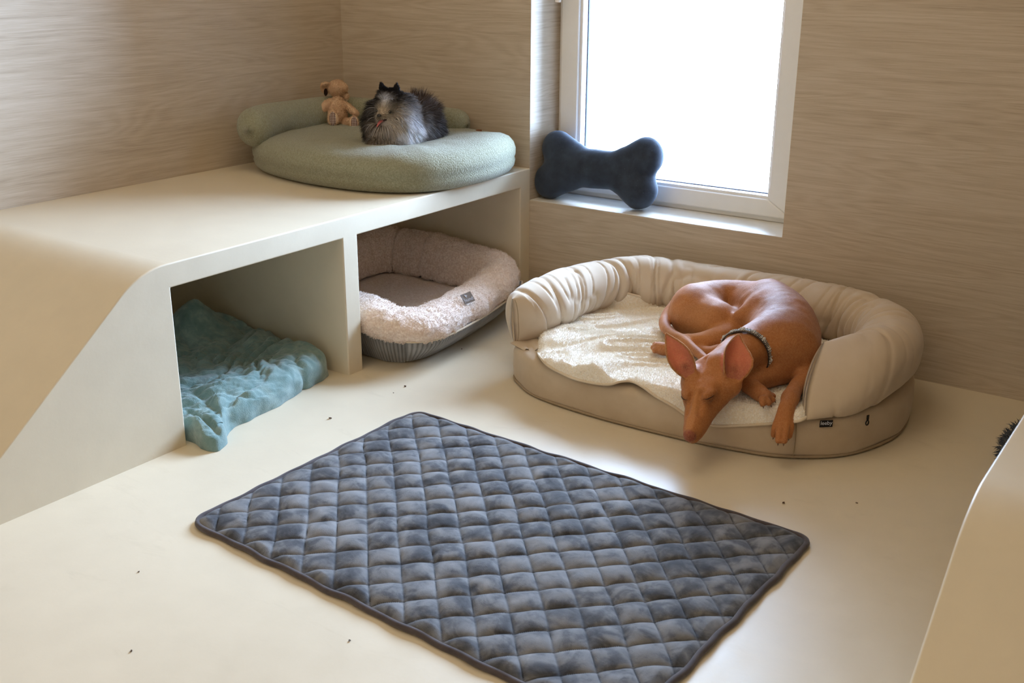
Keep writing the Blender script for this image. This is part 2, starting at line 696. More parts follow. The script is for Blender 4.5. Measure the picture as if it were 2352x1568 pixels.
def ring(x0, x1, z0, z1, w, y0, y1, wl=None, wr=None):
    """four mitred bars of a rectangular frame seen from -y, as (name, V, F)"""
    wl = w if wl is None else wl
    wr = w if wr is None else wr
    o = [(x0, z0), (x1, z0), (x1, z1), (x0, z1)]
    i = [(x0 + wl, z0 + w), (x1 - wr, z0 + w), (x1 - wr, z1 - w), (x0 + wl, z1 - w)]
    out = []
    for k in range(4):
        k2 = (k + 1) % 4
        q = [o[k], o[k2], i[k2], i[k]]
        V = [(x, y0, z) for x, z in q] + [(x, y1, z) for x, z in q]
        F = [(0, 1, 2, 3), (7, 6, 5, 4), (0, 4, 5, 1), (1, 5, 6, 2), (2, 6, 7, 3), (3, 7, 4, 0)]
        out.append((V, F))
    return out


for V, F in ring(W0, W1, ZS, ZW, 0.034, 0.162, 0.245):
    bevel(mk('frame_bar', V, F, M_pvc, win, smooth=False), 0.003)
GX0, GX1, GZ0, GZ1 = 0.853, 1.492, 0.396, ZW - 0.085
SX0, SX1 = W0 + 0.013, W1 - 0.03
for V, F in ring(SX0, SX1, ZS + 0.016, ZW - 0.016, GZ0 - 0.006 - ZS - 0.016, 0.148, 0.225, GX0 - 0.006 - SX0, SX1 - GX1 - 0.006):
    bevel(mk('sash_bar', V, F, M_pvc, win, smooth=False), 0.004)
for V, F in ring(GX0 - 0.007, GX1 + 0.007, GZ0 - 0.007, GZ1 + 0.007, 0.009, 0.160, 0.196):
    bevel(mk('glazing_bead', V, F, M_pvc, win, smooth=False), 0.002)
for V, F in ring(GX0, GX1, GZ0, GZ1, 0.0045, 0.190, 0.199):
    mk('gasket', V, F, M_gasket, win, smooth=False)
t = NT('window_glass')
tr = t.n('ShaderNodeBsdfTransparent'); tr.inputs[0].default_value = (0.95, 0.97, 0.97, 1)
gl = t.n('ShaderNodeBsdfGlossy'); gl.inputs['Roughness'].default_value = 0.02
fr = t.n('ShaderNodeFresnel'); fr.inputs['IOR'].default_value = 1.45
ms = t.n('ShaderNodeMixShader')
t.link(fr.outputs[0], ms.inputs[0]); t.link(tr.outputs[0], ms.inputs[1]); t.link(gl.outputs[0], ms.inputs[2])
t.link(ms.outputs[0], t.out.inputs['Surface'])
mk('pane', *boxes((GX0 + 0.001, GX1 - 0.001, 0.2, 0.206, GZ0 + 0.001, GZ1 - 0.001)), t.m, win, smooth=False)
bevel(mk('sill_board', *boxes((W0 + 0.001, W1 - 0.001, 0.001, 0.161, ZS - 0.012, ZS + 0.001)), M_sill, win, smooth=False), 0.002)
hd = bevel(mk('handle_plate', *boxes((0.790, 0.818, 0.139, 0.1485, 0.985, 1.055)), M_pvc, win, smooth=False), 0.003)
Vh, Fh = tube(catmull([(0.804, 0.14, 1.02), (0.804, 0.115, 1.018), (0.803, 0.105, 1.0), (0.8, 0.105, 0.95), (0.797, 0.107, 0.917)], 14), 0.0095, 10)
mk('handle_grip', Vh, Fh, M_pvc, win)


# low built-in benches with two niches and a sloping end
def bench(name, xf, xw, dy, label, niches):
    s = 1 if xf > xw else -1
    th = thing(name, (xf, dy - 0.9, 0), label, 'bench')
    yo, yl, yr, ye, zt = -1.381 + dy, -0.848 + dy, -0.793 + dy, -0.051, 0.3695
    yc = -1.4535 + dy
    prof = [(0.0, H), (ye, H), (yr, H), (yl, H), (yo, H)]
    a, b, c = np.array([yo - 0.004, H]), np.array([yc, H]), np.array([yc - 0.0565, H - 0.0456])
    for k in np.linspace(0, 1, 10):
        p = (1 - k) ** 2 * a + 2 * k * (1 - k) * b + k * k * c
        prof.append((p[0], p[1]))
    prof.append((yc - H / 0.8065, 0.0))
    bm = bmesh.new()
    vc = {}

    def v(x, y, z):
        key = (round(x, 5), round(y, 5), round(z, 5))
        if key not in vc:
            vc[key] = bm.verts.new((x - xf, y - (dy - 0.9), z))
        return vc[key]

    def face(pts):
        try:
            bm.faces.new([v(*p) for p in pts])
        except ValueError:
            pass
    fr = lambda y, z: (xf, y, z)
    face([fr(yo, 0), fr(yo, zt)] + [fr(y, z) for y, z in prof[4:]])
    face([fr(yo, zt), fr(yl, zt), fr(yl, H), fr(yo, H)])
    face([fr(yl, 0), fr(yr, 0), fr(yr, zt), fr(yr, H), fr(yl, H), fr(yl, zt)])
    face([fr(yr, zt), fr(ye, zt), fr(ye, H), fr(yr, H)])
    face([fr(ye, 0), fr(0, 0), fr(0, H), fr(ye, H), fr(ye, zt)])
    for (y0, z0), (y1, z1) in zip(prof[:-1], prof[1:]):
        face([(xf, y0, z0), (xf, y1, z1), (xw + s * 0.001, y1, z1), (xw + s * 0.001, y0, z0)])
    for (y0, y1), xb in zip(((yo, yl), (yr, ye)), niches):
        face([(xf, y0, zt), (xf, y1, zt), (xb, y1, zt), (xb, y0, zt)])
        face([(xb, y0, 0), (xb, y1, 0), (xb, y1, zt), (xb, y0, zt)])
        for y in (y0, y1):
            face([(xf, y, 0), (xf, y, zt), (xb, y, zt), (xb, y, 0)])
    bmesh.ops.recalc_face_normals(bm, faces=bm.faces)
    me = bpy.data.meshes.new('body')
    bm.to_mesh(me)
    bm.free()
    me.materials.append(M_bench)
    o = bpy.data.objects.new('body', me)
    o.parent = th
    COL.objects.link(o)
    bevel(o, 0.004, 2, 0.5)
    me.polygons.foreach_set('use_smooth', np.ones(len(me.polygons), dtype=bool))
    o.modifiers.new('wn', 'WEIGHTED_NORMAL')
    return th


bench('built_in_bench', D, 0.0, 0.0, 'cream built-in bench with two niches along the left wall', (0.06, 0.2))
bench('built_in_bench', XR - D, XR, -0.055, 'cream sloping bench end cropped in the right foreground', (XR - 0.06, XR - 0.2))

# ------------------------------------------------------------------ soft furnishing materials
def fabric(name, lo, hi, nscale=25.0, bscale=900.0, bstr=0.25, bdist=0.001, rough=0.85, sheen=0.25, spec=0.1):
    t = NT(name)
    p = t.pos()
    c = t.ramp(t.noise(p, nscale, 4, 0.6), [(0.32, lo), (0.68, hi)])
    t.bump(t.noise(p, bscale, 2), bstr, bdist)
    return t.set(c, rough, spec, sheen=sheen)


def boucle(name, lo, hi, scale=170.0, dist=0.006, strength=0.9):
    t = NT(name)
    p = t.pos()
    v = t.n('ShaderNodeTexVoronoi')
    v.inputs['Scale'].default_value = scale
    t.link(p, v.inputs['Vector'])
    n = t.noise(p, scale * 0.8, 3, 0.6, 0.8)
    h = t.math('SUBTRACT', n, t.math('MULTIPLY', v.outputs['Distance'], 0.55))
    c = t.ramp(h, [(0.05, lo), (0.5, hi)])
    t.bump(h, strength, dist)
    return t.set(c, 0.9, 0.08, sheen=0.3)


M_suede = fabric('beige_suede', lin(186, 165, 138), lin(200, 181, 155), 9.0, 700)
M_cotton = fabric('beige_cotton', lin(194, 174, 148), lin(203, 185, 161), 6.0, 1100, 0.15, 0.0006, 0.7, 0.3)
M_fleece = boucle('cream_sherpa', lin(240, 229, 209), lin(250, 245, 235), 240.0, 0.004, 0.5)
M_piping = fabric('cream_piping', lin(212, 194, 166), lin(222, 206, 182), 20.0)
M_sage = boucle('sage_boucle', lin(138, 138, 113), lin(162, 161, 138), 260.0, 0.004, 0.7)
M_plush = boucle('blush_plush', lin(220, 197, 180), lin(245, 229, 216), 150.0, 0.004, 0.6)
M_plushfl = boucle('blush_plush_floor', lin(222, 199, 182), lin(244, 228, 215), 160.0, 0.003, 0.5)
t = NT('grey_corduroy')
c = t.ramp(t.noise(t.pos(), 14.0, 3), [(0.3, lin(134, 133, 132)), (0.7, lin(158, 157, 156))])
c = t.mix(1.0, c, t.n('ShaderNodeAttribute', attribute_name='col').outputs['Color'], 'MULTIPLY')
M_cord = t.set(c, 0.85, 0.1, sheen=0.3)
M_tagb = plain('black_tag', lin(26, 22, 24), 0.7)
M_tagg = plain('grey_tag', lin(126, 117, 111), 0.7, var=0.03)
M_white = plain('white_print', lin(206, 210, 222), 0.7, var=0.02)
M_thread = plain('seam_thread', lin(160, 140, 114), 0.9)
M_leather = plain('tan_leather_tab', lin(120, 66, 34), 0.6)

t = NT('teal_fleece')
p = t.pos()
n1 = t.noise(p, 30.0, 4, 0.6, 0.3)
c = t.ramp(n1, [(0.3, lin(100, 130, 126)), (0.5, lin(118, 144, 140)), (0.68, lin(140, 163, 158))])
t.bump(t.noise(p, 420.0, 3), 0.5, 0.003)
M_teal = t.set(c, 0.85, 0.1, sheen=0.45)

t = NT('charcoal_velvet')
p = t.pos()
at_ = t.n('ShaderNodeAttribute', attribute_name='col')
n1 = t.noise(p, 13.0, 4, 0.55, 0.9)
n2 = t.noise(p, 34.0, 3, 0.6, 0.5)
nm = t.math('ADD', t.math('MULTIPLY', n1, 0.65), t.math('MULTIPLY', n2, 0.35))
c = t.ramp(nm, [(0.36, lin(58, 58, 61)), (0.46, lin(84, 84, 86)), (0.53, lin(110, 109, 109)), (0.66, lin(130, 128, 126))])
stain = t.ramp(t.noise(p, 5.0, 3, 0.6), [(0.62, (0, 0, 0)), (0.8, (0.35, 0.35, 0.35))])
c = t.mix(stain, c, lin(110, 98, 82))
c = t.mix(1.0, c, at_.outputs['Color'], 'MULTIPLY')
t.bump(t.noise(p, 650.0, 2), 0.35, 0.0015)
M_velvet = t.set(c, 0.8, 0.1, sheen=0.12)
M_binding = fabric('charcoal_binding', lin(66, 58, 58), lin(84, 75, 74), 30.0)


def loft(outline, prof, name, mat, parent, z0=0.0, cap_top=True, cap_bot=True, zadd=None, col=None, jitter=None):
    """closed outline (n,2) swept through profile rows (outward offset, z); the top is filled towards the centre"""
    o = np.asarray(outline, float)
    tn = np.roll(o, -1, 0) - np.roll(o, 1, 0)
    nr = np.stack([tn[:, 1], -tn[:, 0]], 1)
    nr /= np.linalg.norm(nr, axis=1)[:, None]
    ar = 0.5 * (o[:, 0] * np.roll(o[:, 1], -1) - np.roll(o[:, 0], -1) * o[:, 1]).sum()
    if ar < 0:
        nr = -nr
    rows = []
    for off, z in prof:
        rows.append(np.column_stack([o + nr * off, np.full(len(o), z0 + z)]))
    if cap_top:
        last = rows[-1]
        cen = last[:, :2].mean(0)
        for k in np.linspace(0, 1, 14)[1:-1]:
            r = last.copy()
            r[:, :2] = cen + (last[:, :2] - cen) * (1 - k)
            rows.append(r)
    V = np.vstack(rows)
    if zadd is not None:
        V = zadd(V)
    F = grid_faces(len(rows), len(o), False, True)
    if ar > 0:
        F = F[:, ::-1]
    F = F.tolist()
    n = len(o)
    if cap_top:
        F.append(list(range(len(V) - n, len(V))) if ar > 0 else list(range(len(V) - n, len(V)))[::-1])
    if cap_bot:
        F.append(list(range(n))[::-1] if ar > 0 else list(range(n)))
    return mk(name, V, F, mat, parent)


def text_mesh(name, body, size, mat, parent, origin, ex, ey, extrude=0.0002):
    """flat lettering laid on a plane: ex = reading direction, ey = up, both unit; origin = centre"""
    cu = bpy.data.curves.new(name, 'FONT')
    cu.body = body
    cu.size = size
    cu.align_x = 'CENTER'
    cu.align_y = 'CENTER'
    cu.extrude = extrude
    tmp = bpy.data.objects.new(name + '_src', cu)
    me = bpy.data.meshes.new_from_object(tmp)
    co = np.zeros(len(me.vertices) * 3)
    me.vertices.foreach_get('co', co)
    co = co.reshape(-1, 3)
    ex, ey = np.asarray(ex, float), np.asarray(ey, float)
    ez = np.cross(ex, ey)
    V = np.asarray(origin) + co[:, :1] * ex + co[:, 1:2] * ey + co[:, 2:3] * ez
    F = [list(p_.vertices) for p_ in me.polygons]
    bpy.data.objects.remove(tmp)
    bpy.data.curves.remove(cu)
    return mk(name, V, F, mat, parent, smooth=False)


def plate(c, ex, ey, w, h, th=0.0012, nx=6, ny=6, bend=0.0):
    """thin slightly bent cloth tag as a closed solid"""
    ex, ey = np.asarray(ex, float), np.asarray(ey, float)
    ez = np.cross(ex, ey)
    u, v = np.meshgrid(np.linspace(-0.5, 0.5, nx), np.linspace(-0.5, 0.5, ny), indexing='ij')
    base = np.asarray(c) + u.ravel()[:, None] * w * ex + v.ravel()[:, None] * h * ey + (bend * (u.ravel() ** 2 * 4 - 0.5))[:, None] * ez
    V = np.vstack([base + ez * th / 2, base - ez * th / 2])
    f = grid_faces(nx, ny)
    F = f.tolist() + (f[:, ::-1] + nx * ny).tolist()
    per = [i * ny for i in range(nx)] + [(nx - 1) * ny + j for j in range(1, ny)] + [i * ny + ny - 1 for i in range(nx - 2, -1, -1)] + [j for j in range(ny - 2, 0, -1)]
    for a, b in zip(per, per[1:] + per[:1]):
        F.append([a, a + nx * ny, b + nx * ny, b])
    return V, F


# ------------------------------------------------------------------ quilted mat
def quilted_mat():
    A, B, C_ = np.array([1.081, -0.945]), np.array([2.0845, -0.9858]), np.array([1.0734, -1.6195])
    Dd = B + (C_ - A) + np.array([-0.018, -0.012])
    th = thing('quilted_mat', (1.57, -1.3, 0), 'dark grey velvet mat with diamond quilting lying flat on the floor', 'mat')
    Lx, Ly, r = 1.004, 0.674, 0.035
    nx, ny = 420, 282
    x, y = np.meshgrid(np.linspace(-Lx / 2, Lx / 2, nx), np.linspace(-Ly / 2, Ly / 2, ny), indexing='ij')

    def round_c(x, y):
        cx, cy = Lx / 2 - r, Ly / 2 - r
        ox, oy = np.maximum(np.abs(x) - cx, 0), np.maximum(np.abs(y) - cy, 0)
        mx = np.maximum(ox, oy)
        ln = np.hypot(ox, oy) + 1e-9
        k = np.where((ox > 0) & (oy > 0), mx / ln, 1.0)
        return np.sign(x) * np.minimum(np.abs(x), cx) + np.sign(x) * ox * k, np.sign(y) * np.minimum(np.abs(y), cy) + np.sign(y) * oy * k

    def world(x, y):
        s, t_ = x / Lx + 0.5, 0.5 - y / Ly
        q = (1 - s)[..., None] * ((1 - t_)[..., None] * A + t_[..., None] * C_) + s[..., None] * ((1 - t_)[..., None] * B + t_[..., None] * Dd)
        e = np.maximum(np.abs(x) / (Lx / 2), np.abs(y) / (Ly / 2))[..., None] ** 6
        w = np.stack([np.sin(q[..., 1] * 38 + 1) + np.sin(q[..., 1] * 75), np.sin(q[..., 0] * 38) + np.sin(q[..., 0] * 75 + 2)], -1) * 0.0012
        return q + w * e

    xr, yr = round_c(x, y)
    q = world(xr, yr)
    p = 0.0835
    wob = 0.05 * vnoise(np.stack([xr, yr, 0 * xr], -1), 9, 3)
    a = (xr + yr + 0.012) / p + wob
    b = (xr - yr + 0.02) / p + wob * 0.7
    sa, sb = np.abs(np.sin(np.pi * a)), np.abs(np.sin(np.pi * b))
    puff = (sa * sb) ** 0.38
    cell = np.stack([np.floor(a), np.floor(b), 0 * a], -1)
    cellr = vnoise(cell * 3.7 + 0.5, 1.0, 9)
    edge = np.minimum(Lx / 2 - np.abs(x), Ly / 2 - np.abs(y))
    ef = np.clip(edge / 0.02, 0, 1) ** 0.5
    z = 0.004 + ef * (0.0045 + puff * (0.0112 + 0.002 * cellr) + 0.0012 * vnoise(np.stack([xr, yr, 0 * xr], -1), 45, 2))
    V = np.column_stack([q.reshape(-1, 2), z.ravel()])
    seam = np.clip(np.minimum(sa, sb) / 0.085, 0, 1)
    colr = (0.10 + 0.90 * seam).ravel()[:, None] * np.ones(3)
    F = grid_faces(nx, ny)
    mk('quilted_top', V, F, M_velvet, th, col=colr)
    bx, by = np.concatenate([np.linspace(-1, 1, 150)[:-1], np.ones(99), np.linspace(1, -1, 150)[:-1], -np.ones(99)]), np.concatenate([-np.ones(149), np.linspace(-1, 1, 100)[:-1], np.ones(149), np.linspace(1, -1, 100)[:-1]])
    ex, ey = round_c(bx * Lx / 2, by * Ly / 2)
    e = world(ex, ey)
    path = np.column_stack([e, 0.0062 + 0.001 * np.sin(np.arange(len(e)) * 0.31)])
    keep = np.linalg.norm(path - np.roll(path, 1, 0), axis=1) > 1e-4
    Vb, Fb = tube(path[keep], 0.006, 10, True)
    mk('binding', Vb, Fb, M_binding, th)


quilted_mat()

# ------------------------------------------------------------------ big beige dog bed
BED = catmull([(1.128, -0.587), (1.19, -0.655), (1.279, -0.697), (1.45, -0.716), (1.669, -0.711), (1.80, -0.695), (1.902, -0.666), (2.005, -0.585), (2.062, -0.46), (2.072, -0.345), (2.041, -0.20), (1.975, -0.10), (1.85, -0.05), (1.6, -0.035), (1.35, -0.04), (1.2, -0.09), (1.125, -0.20), (1.095, -0.40)], 220, True)
bed = thing('dog_bed', (1.585, -0.37, 0), 'large beige bolster dog bed standing against the wall under the window', 'dog bed')


def bed_j(V):
    V = V.copy()
    V[:, :2] += 0.004 * np.stack([vnoise(V, 9, 1), vnoise(V, 9, 2)], 1)
    return V


loft(BED, [(-0.012, 0), (-0.003, 0.004), (0.002, 0.015), (0.004, 0.045), (0.002, 0.08), (-0.004, 0.092), (-0.016, 0.098), (-0.05, 0.1)], 'base_cushion', M_suede, bed, zadd=bed_j)
# piping at the lower edge and stitched side seam
Vp, Fp = tube(np.column_stack([BED, np.full(len(BED), 0.006)]), 0.0035, 8, True)
mk('base_piping', Vp, Fp, M_thread, bed)
ks = int(np.argmin(np.hypot(BED[:, 0] - 1.915, BED[:, 1] + 0.66)))
tn = BED[ks] / 1.0 - np.array([1.585, -0.37])
tn /= np.linalg.norm(tn)
sp = [(BED[ks][0] + tn[0] * o_, BED[ks][1] + tn[1] * o_, z_) for o_, z_ in ((0.003, 0.006), (0.006, 0.03), (0.0065, 0.055), (0.0045, 0.083), (-0.004, 0.096))]
Vp, Fp = tube(catmull(sp, 12), 0.0011, 6)
mk('side_seam', Vp, Fp, M_thread, bed)

# bolster: folded cotton tube, its two ends pressed flat to upright seams
bp = catmull([(1.137, -0.618, 0.158, 0.066), (1.143, -0.54, 0.168, 0.07), (1.148, -0.42, 0.172, 0.071), (1.165, -0.28, 0.172, 0.071), (1.225, -0.155, 0.17, 0.071), (1.35, -0.104, 0.168, 0.071), (1.5, -0.1, 0.17, 0.072), (1.7, -0.102, 0.17, 0.073), (1.86, -0.12, 0.17, 0.074), (1.965, -0.2, 0.17, 0.076), (2.002, -0.31, 0.17, 0.077), (1.998, -0.40, 0.168, 0.077), (1.972, -0.49, 0.165, 0.075), (1.924, -0.565, 0.16, 0.066)], 460)
nseg = 72


def bolster():
    pc, rr = bp[:, :3].copy(), bp[:, 3]
    n = len(pc)
    tt = frames(pc)
    s = np.cross(tt, [0, 0, 1.0]); s /= np.linalg.norm(s, axis=1)[:, None]
    bb = np.cross(s, tt)
    L = np.concatenate([[0], np.cumsum(np.linalg.norm(np.diff(pc, axis=0), axis=1))])
    tot = L[-1]
    a = np.linspace(0, 2 * np.pi, nseg, endpoint=False)
    dl, dr = L / 0.10, (tot - L) / 0.13
    flat = np.clip(np.minimum(dl, dr), 0, 1)
    wid = np.sin(np.clip(flat, 0, 1) * np.pi / 2) ** 0.48          # pinch the width to a seam at both ends
    wid = np.maximum(wid, 0.05)
    hgt = 0.93 + 0.07 * flat
    Lg, Ag = np.meshgrid(L, a, indexing='ij')
    # folds run across the tube, irregular in pitch
    q = np.stack([Lg * 17.0 + 0.45 * np.sin(Ag + Lg * 9), np.cos(Ag) * 0.24, np.sin(Ag) * 0.24], -1)
    n1 = vnoise(q, 1.0, 4)
    n2 = vnoise(q * np.array([2.1, 2.2, 2.2]), 1.0, 8)
    n3 = vnoise(q * np.array([0.45, 0.5, 0.5]), 1.0, 5)
    inner = np.clip(0.66 + 0.45 * np.cos(Ag), 0.3, 1.0)           # gathers are tightest on the inside of the bend
    disp = -0.012 * np.exp(-np.abs(n1) / 0.08) * inner + 0.006 * n1 * inner - 0.006 * np.exp(-np.abs(n2) / 0.10) * inner + 0.006 * n3 + 0.004
    for sc_, dep in ((0.40, 0.012), (0.60, 0.009), (1.33, 0.012), (1.18, 0.007)):
        disp -= dep * np.exp(-((Lg - sc_ - 0.012 * np.sin(Ag * 2)) / 0.009) ** 2) * inner
    disp *= np.clip(np.minimum(Lg, tot - Lg) / 0.05, 0.15, 1)
    R = rr[:, None] + disp
    # slant of the right end: the top of the seam sits further back than its foot
    slant = np.clip(1 - (tot - L) / 0.22, 0, 1)
    slant2 = np.clip(1 - L / 0.12, 0, 1)
    sx = np.cos(Ag) * R * wid[:, None]
    sz = np.sin(Ag) * R * hgt[:, None]
    sz = np.where(np.sin(Ag) < 0, np.maximum(sz, -0.068 + 0 * sz), sz)
    V = pc[:, None, :] + s[:, None, :] * sx[..., None] + bb[:, None, :] * sz[..., None]
    V = V + np.array([-0.25, 1.5, 0.0]) * (slant[:, None] * sz)[..., None]
    V = V + np.array([-0.35, -0.9, 0.0]) * (slant[:, None] ** 2 * 0.028 * (1 - (sz / 0.07) ** 2))[..., None]
    V = V + tt[:, None, :] * (slant2[:, None] * (np.maximum(sz, 0) * 0.12))[..., None]
    V[..., 2] = np.maximum(V[..., 2], 0.0995)
    V[..., 1] = np.minimum(V[..., 1], -0.008)
    V = V.reshape(-1, 3)
    F = grid_faces(n, nseg, False, True).tolist()
    F.append(list(range(nseg))[::-1]); F.append(list(range((n - 1) * nseg, n * nseg)))
    o = mk('bolster', V, F, M_cotton, bed)
    G = V.reshape(n, nseg, 3)
    for i0 in (1, n - 2):
        ring_ = G[i0]
        k = nseg // 4
        pth = np.vstack([G[i0, (np.arange(-k + 2, k - 1)) % nseg]])
        Vs, Fs = tube(catmull(pth[::3], 24), 0.0009, 6)
        mk('end_seam', Vs, Fs, M_thread, o)
    return G


BG = bolster()
# loose flap below the left end, tag and zip pull on the right
fa, fb_, fc, fm = at(1172, 788, 0.101), at(1240, 806, 0.099), at(1232, 762, 0.106), at(1205, 806, 0.094)
ga = np.array([fa * (1 - u_) * (1 - v_) + fc * u_ * (1 - v_) + fm * (1 - u_) * v_ + fb_ * u_ * v_ + np.array([0, 0, 0.006 * math.sin(u_ * 9) * v_]) for u_ in np.linspace(0, 1, 9) for v_ in np.linspace(0, 1, 7)])
gn = np.array([0.35, -0.75, 0.55]) * 0.004
Vf, Ff = np.vstack([ga, ga - gn * 1.5]), grid_faces(9, 7).tolist() + (grid_faces(9, 7)[:, ::-1] + 63).tolist()
mk('corner_flap', Vf + gn, Ff, M_cotton, bed)


def on_side(u, v, zz, out=0.006):
    p_ = at(u, v, zz)
    k = int(np.argmin(np.hypot(BED[:, 0] - p_[0], BED[:, 1] - p_[1])))
    tg = BED[(k + 1) % len(BED)] - BED[k - 1]
    tg = np.array([tg[0], tg[1], 0]); tg /= np.linalg.norm(tg)
    nr = np.array([tg[1], -tg[0], 0])
    return np.array([BED[k][0], BED[k][1], zz]) + nr * out, tg, nr


c0, tg, nr = on_side(1896, 965, 0.089, 0.0085)
Vt, Ft = plate(c0, tg, (0, 0, 1), 0.029, 0.016, 0.0012)
tag = mk('brand_tag', Vt, Ft, M_tagb, bed, smooth=False)
tag['label'] = 'black woven tag'
text_mesh('tag_lettering', 'leeby', 0.0125, M_white, tag, c0 + nr * 0.001 + np.array([0, 0, 0.0015]), tg, (0, 0, 1))
c0, tg, nr = on_side(1965, 953, 0.084, 0.009)
ringp = [c0 + tg * (0.0042 * math.cos(a_)) + np.array([0, 0, 0.0055 * math.sin(a_) - 0.006]) for a_ in np.linspace(0, 2 * math.pi, 18, endpoint=False)]
Vz, Fz = merge(tube(ringp, 0.0015, 6, True, up=nr), tube([c0 + np.array([0, 0, 0.012]), c0 + np.array([0, 0, 0.004]), c0 + np.array([0, 0, -0.001])], [0.0042, 0.004, 0.003], 8, ry=0.0016, up=nr))
mk('zip_pull', Vz, Fz, M_black, bed)

# ------------------------------------------------------------------ cream sherpa blanket in the bed
def edge_pt(u, v, out=0.007, lo=0.035):
    """hanging blanket edge: the point seen at (u, v) that lies just outside the side of the base"""
    best = None
    for z_ in np.arange(0.112, lo, -0.001):
        p_ = at(u, v, z_)
        k = int(np.argmin(np.hypot(BED[:, 0] - p_[0], BED[:, 1] - p_[1])))
        tg = BED[(k + 1) % len(BED)] - BED[k - 1]
        nr = np.array([tg[1], -tg[0]]) / np.linalg.norm(tg)
        d_ = (p_[:2] - BED[k]) @ nr
        if best is None or abs(d_ - out) < best[0]:
            best = (abs(d_ - out), p_)
    return best[1]


fb = [edge_pt(1229, 792), at(1240, 760, 0.115), at(1262, 730, 0.125), at(1300, 703, 0.135), at(1350, 690, 0.142), at(1388, 682, 0.15), at(1405, 672, 0.16), at(1425, 667, 0.166), at(1446, 674, 0.158), at(1500, 686, 0.138), at(1545, 692, 0.125), (1.5, -0.17, 0.118), (1.7, -0.165, 0.115), (1.83, -0.172, 0.115), at(1958, 801, 0.112), (1.925, -0.30, 0.11), (1.935, -0.45, 0.108), (1.928, -0.58, 0.106), at(1845, 962, 0.104)]
fb += [edge_pt(u_, v_) for u_, v_ in ((1800, 969), (1750, 973), (1690, 976), (1640, 976), (1590, 961), (1550, 934), (1505, 908), (1478, 888), (1452, 875), (1425, 875), (1392, 882), (1330, 872), (1290, 856), (1258, 838), (1238, 814))]
fb = catmull(np.array(fb), 420, True)


def sherpa():
    c = np.array([1.55, -0.43])
    nr_ = 130
    rho = np.linspace(0.0, 1, nr_) ** 0.8
    rho[0] = 0.004
    b = fb[:, None, :]
    r = rho[None, :]
    x = c[0] + (b[..., 0] - c[0]) * r
    y = c[1] + (b[..., 1] - c[1]) * r
    e = np.clip((r - 0.945) / 0.055, 0, 1)
    e = e ** 2.4
    q = np.stack([x, y, 0 * x], -1)
    w = q + 0.05 * np.stack([vnoise(q, 5, 3), vnoise(q, 5, 4), 0 * x], -1)
    ca, sa = math.cos(0.95), math.sin(0.95)
    g = np.stack([(w[..., 0] * ca + w[..., 1] * sa) * 5.0, (-w[..., 0] * sa + w[..., 1] * ca) * 17.0, 0 * x], -1)
    left = np.clip((1.68 - x) / 0.2, 0, 1)
    f1 = vnoise(g, 1.0, 6)
    fold = left * (0.013 * f1 + 0.008 * np.exp(-(vnoise(g * 1.5, 1.0, 12) / 0.2) ** 2))
    fine = 0.0016 * vnoise(q, 130, 2) + 0.0012 * vnoise(q, 260, 5)
    ztop = 0.119 + fold
    z = ztop * (1 - e) + b[..., 2] * e + fine * np.clip((1 - r) / 0.02, 0, 1)
    V = np.stack([x, y, z], -1).reshape(-1, 3)
    F = grid_faces(len(fb), nr_, True, False)
    th = thing('sherpa_blanket', (1.55, -0.43, 0.1), 'cream sherpa fleece blanket spread inside the big beige dog bed', 'blanket')
    F = F[:, ::-1] if True else F
    pile = mk('fleece', V, F, M_fleece, th)
    Vb, Fb = tube(fb + np.array([0, 0, -0.001]), 0.0034, 8, True)
    mk('piped_edge', Vb, Fb, M_piping, th)
    P_, N_ = scatter(V, F, 80000)
    N_ = np.where(N_[:, 2:3] < 0, -N_, N_)
    d0 = N_ + RNG.normal(size=N_.shape) * 0.45
    d1 = N_ * 0.3 + RNG.normal(size=N_.shape) * 0.7
    Vh, Fh, _ = hairs(P_ - N_ * 0.001, d0, d1, RNG.uniform(0.003, 0.0065, len(P_)), 0.0014, 2, sides=2)
    h_ = mk('fleece_pile', Vh, Fh, M_fleece_h, th)
    h_['kind'] = 'stuff'


M_fleece_h = fabric('cream_pile', lin(247, 240, 226), lin(253, 249, 241), 60.0, 600, 0.0, rough=0.95, sheen=0.0, spec=0.0)
sherpa()

# ------------------------------------------------------------------ sage boucle bed on the bench
SAGE = catmull([(0.045, -0.40), (0.09, -0.50), (0.2, -0.567), (0.40, -0.61), (0.60, -0.598), (0.737, -0.53), (0.80, -0.41), (0.812, -0.26), (0.775, -0.1), (0.70, -0.04), (0.5, -0.03), (0.2, -0.03), (0.07, -0.06), (0.035, -0.2)], 240, True)
sb = thing('boucle_pet_bed', (0.42, -0.32, H), 'sage green boucle pet bed on top of the bench', 'pet bed')


def sage_z(V):
    V = V.copy()
    x, y, z = V.T
    up = np.clip((z - H) / 0.11, 0, 1)
    lift = 0.018 * np.clip((x - 0.45) / 0.35, 0, 1) * np.clip((y + 0.5) / 0.4, 0, 1) - 0.006 * np.clip((0.5 - x) / 0.4, 0, 1)
    dent = 0.014 * np.exp(-(((x - 0.5) / 0.17) ** 2 + ((y + 0.32) / 0.14) ** 2))
    V[:, 2] = z + up * (lift - dent + 0.005 * vnoise(V, 8, 2) + 0.0025 * vnoise(V, 22, 3))
    V[:, :2] += 0.004 * np.stack([vnoise(V, 7, 5), vnoise(V, 7, 6)], 1) * up[:, None]
    return V


loft(SAGE, [(-0.03, 0), (-0.008, 0.006), (0.004, 0.02), (0.008, 0.035), (0.005, 0.042), (0.009, 0.05), (0.01, 0.065), (0.004, 0.082), (-0.01, 0.097), (-0.035, 0.108), (-0.08, 0.112)], 'cushion', M_sage, sb, z0=H, zadd=sage_z)


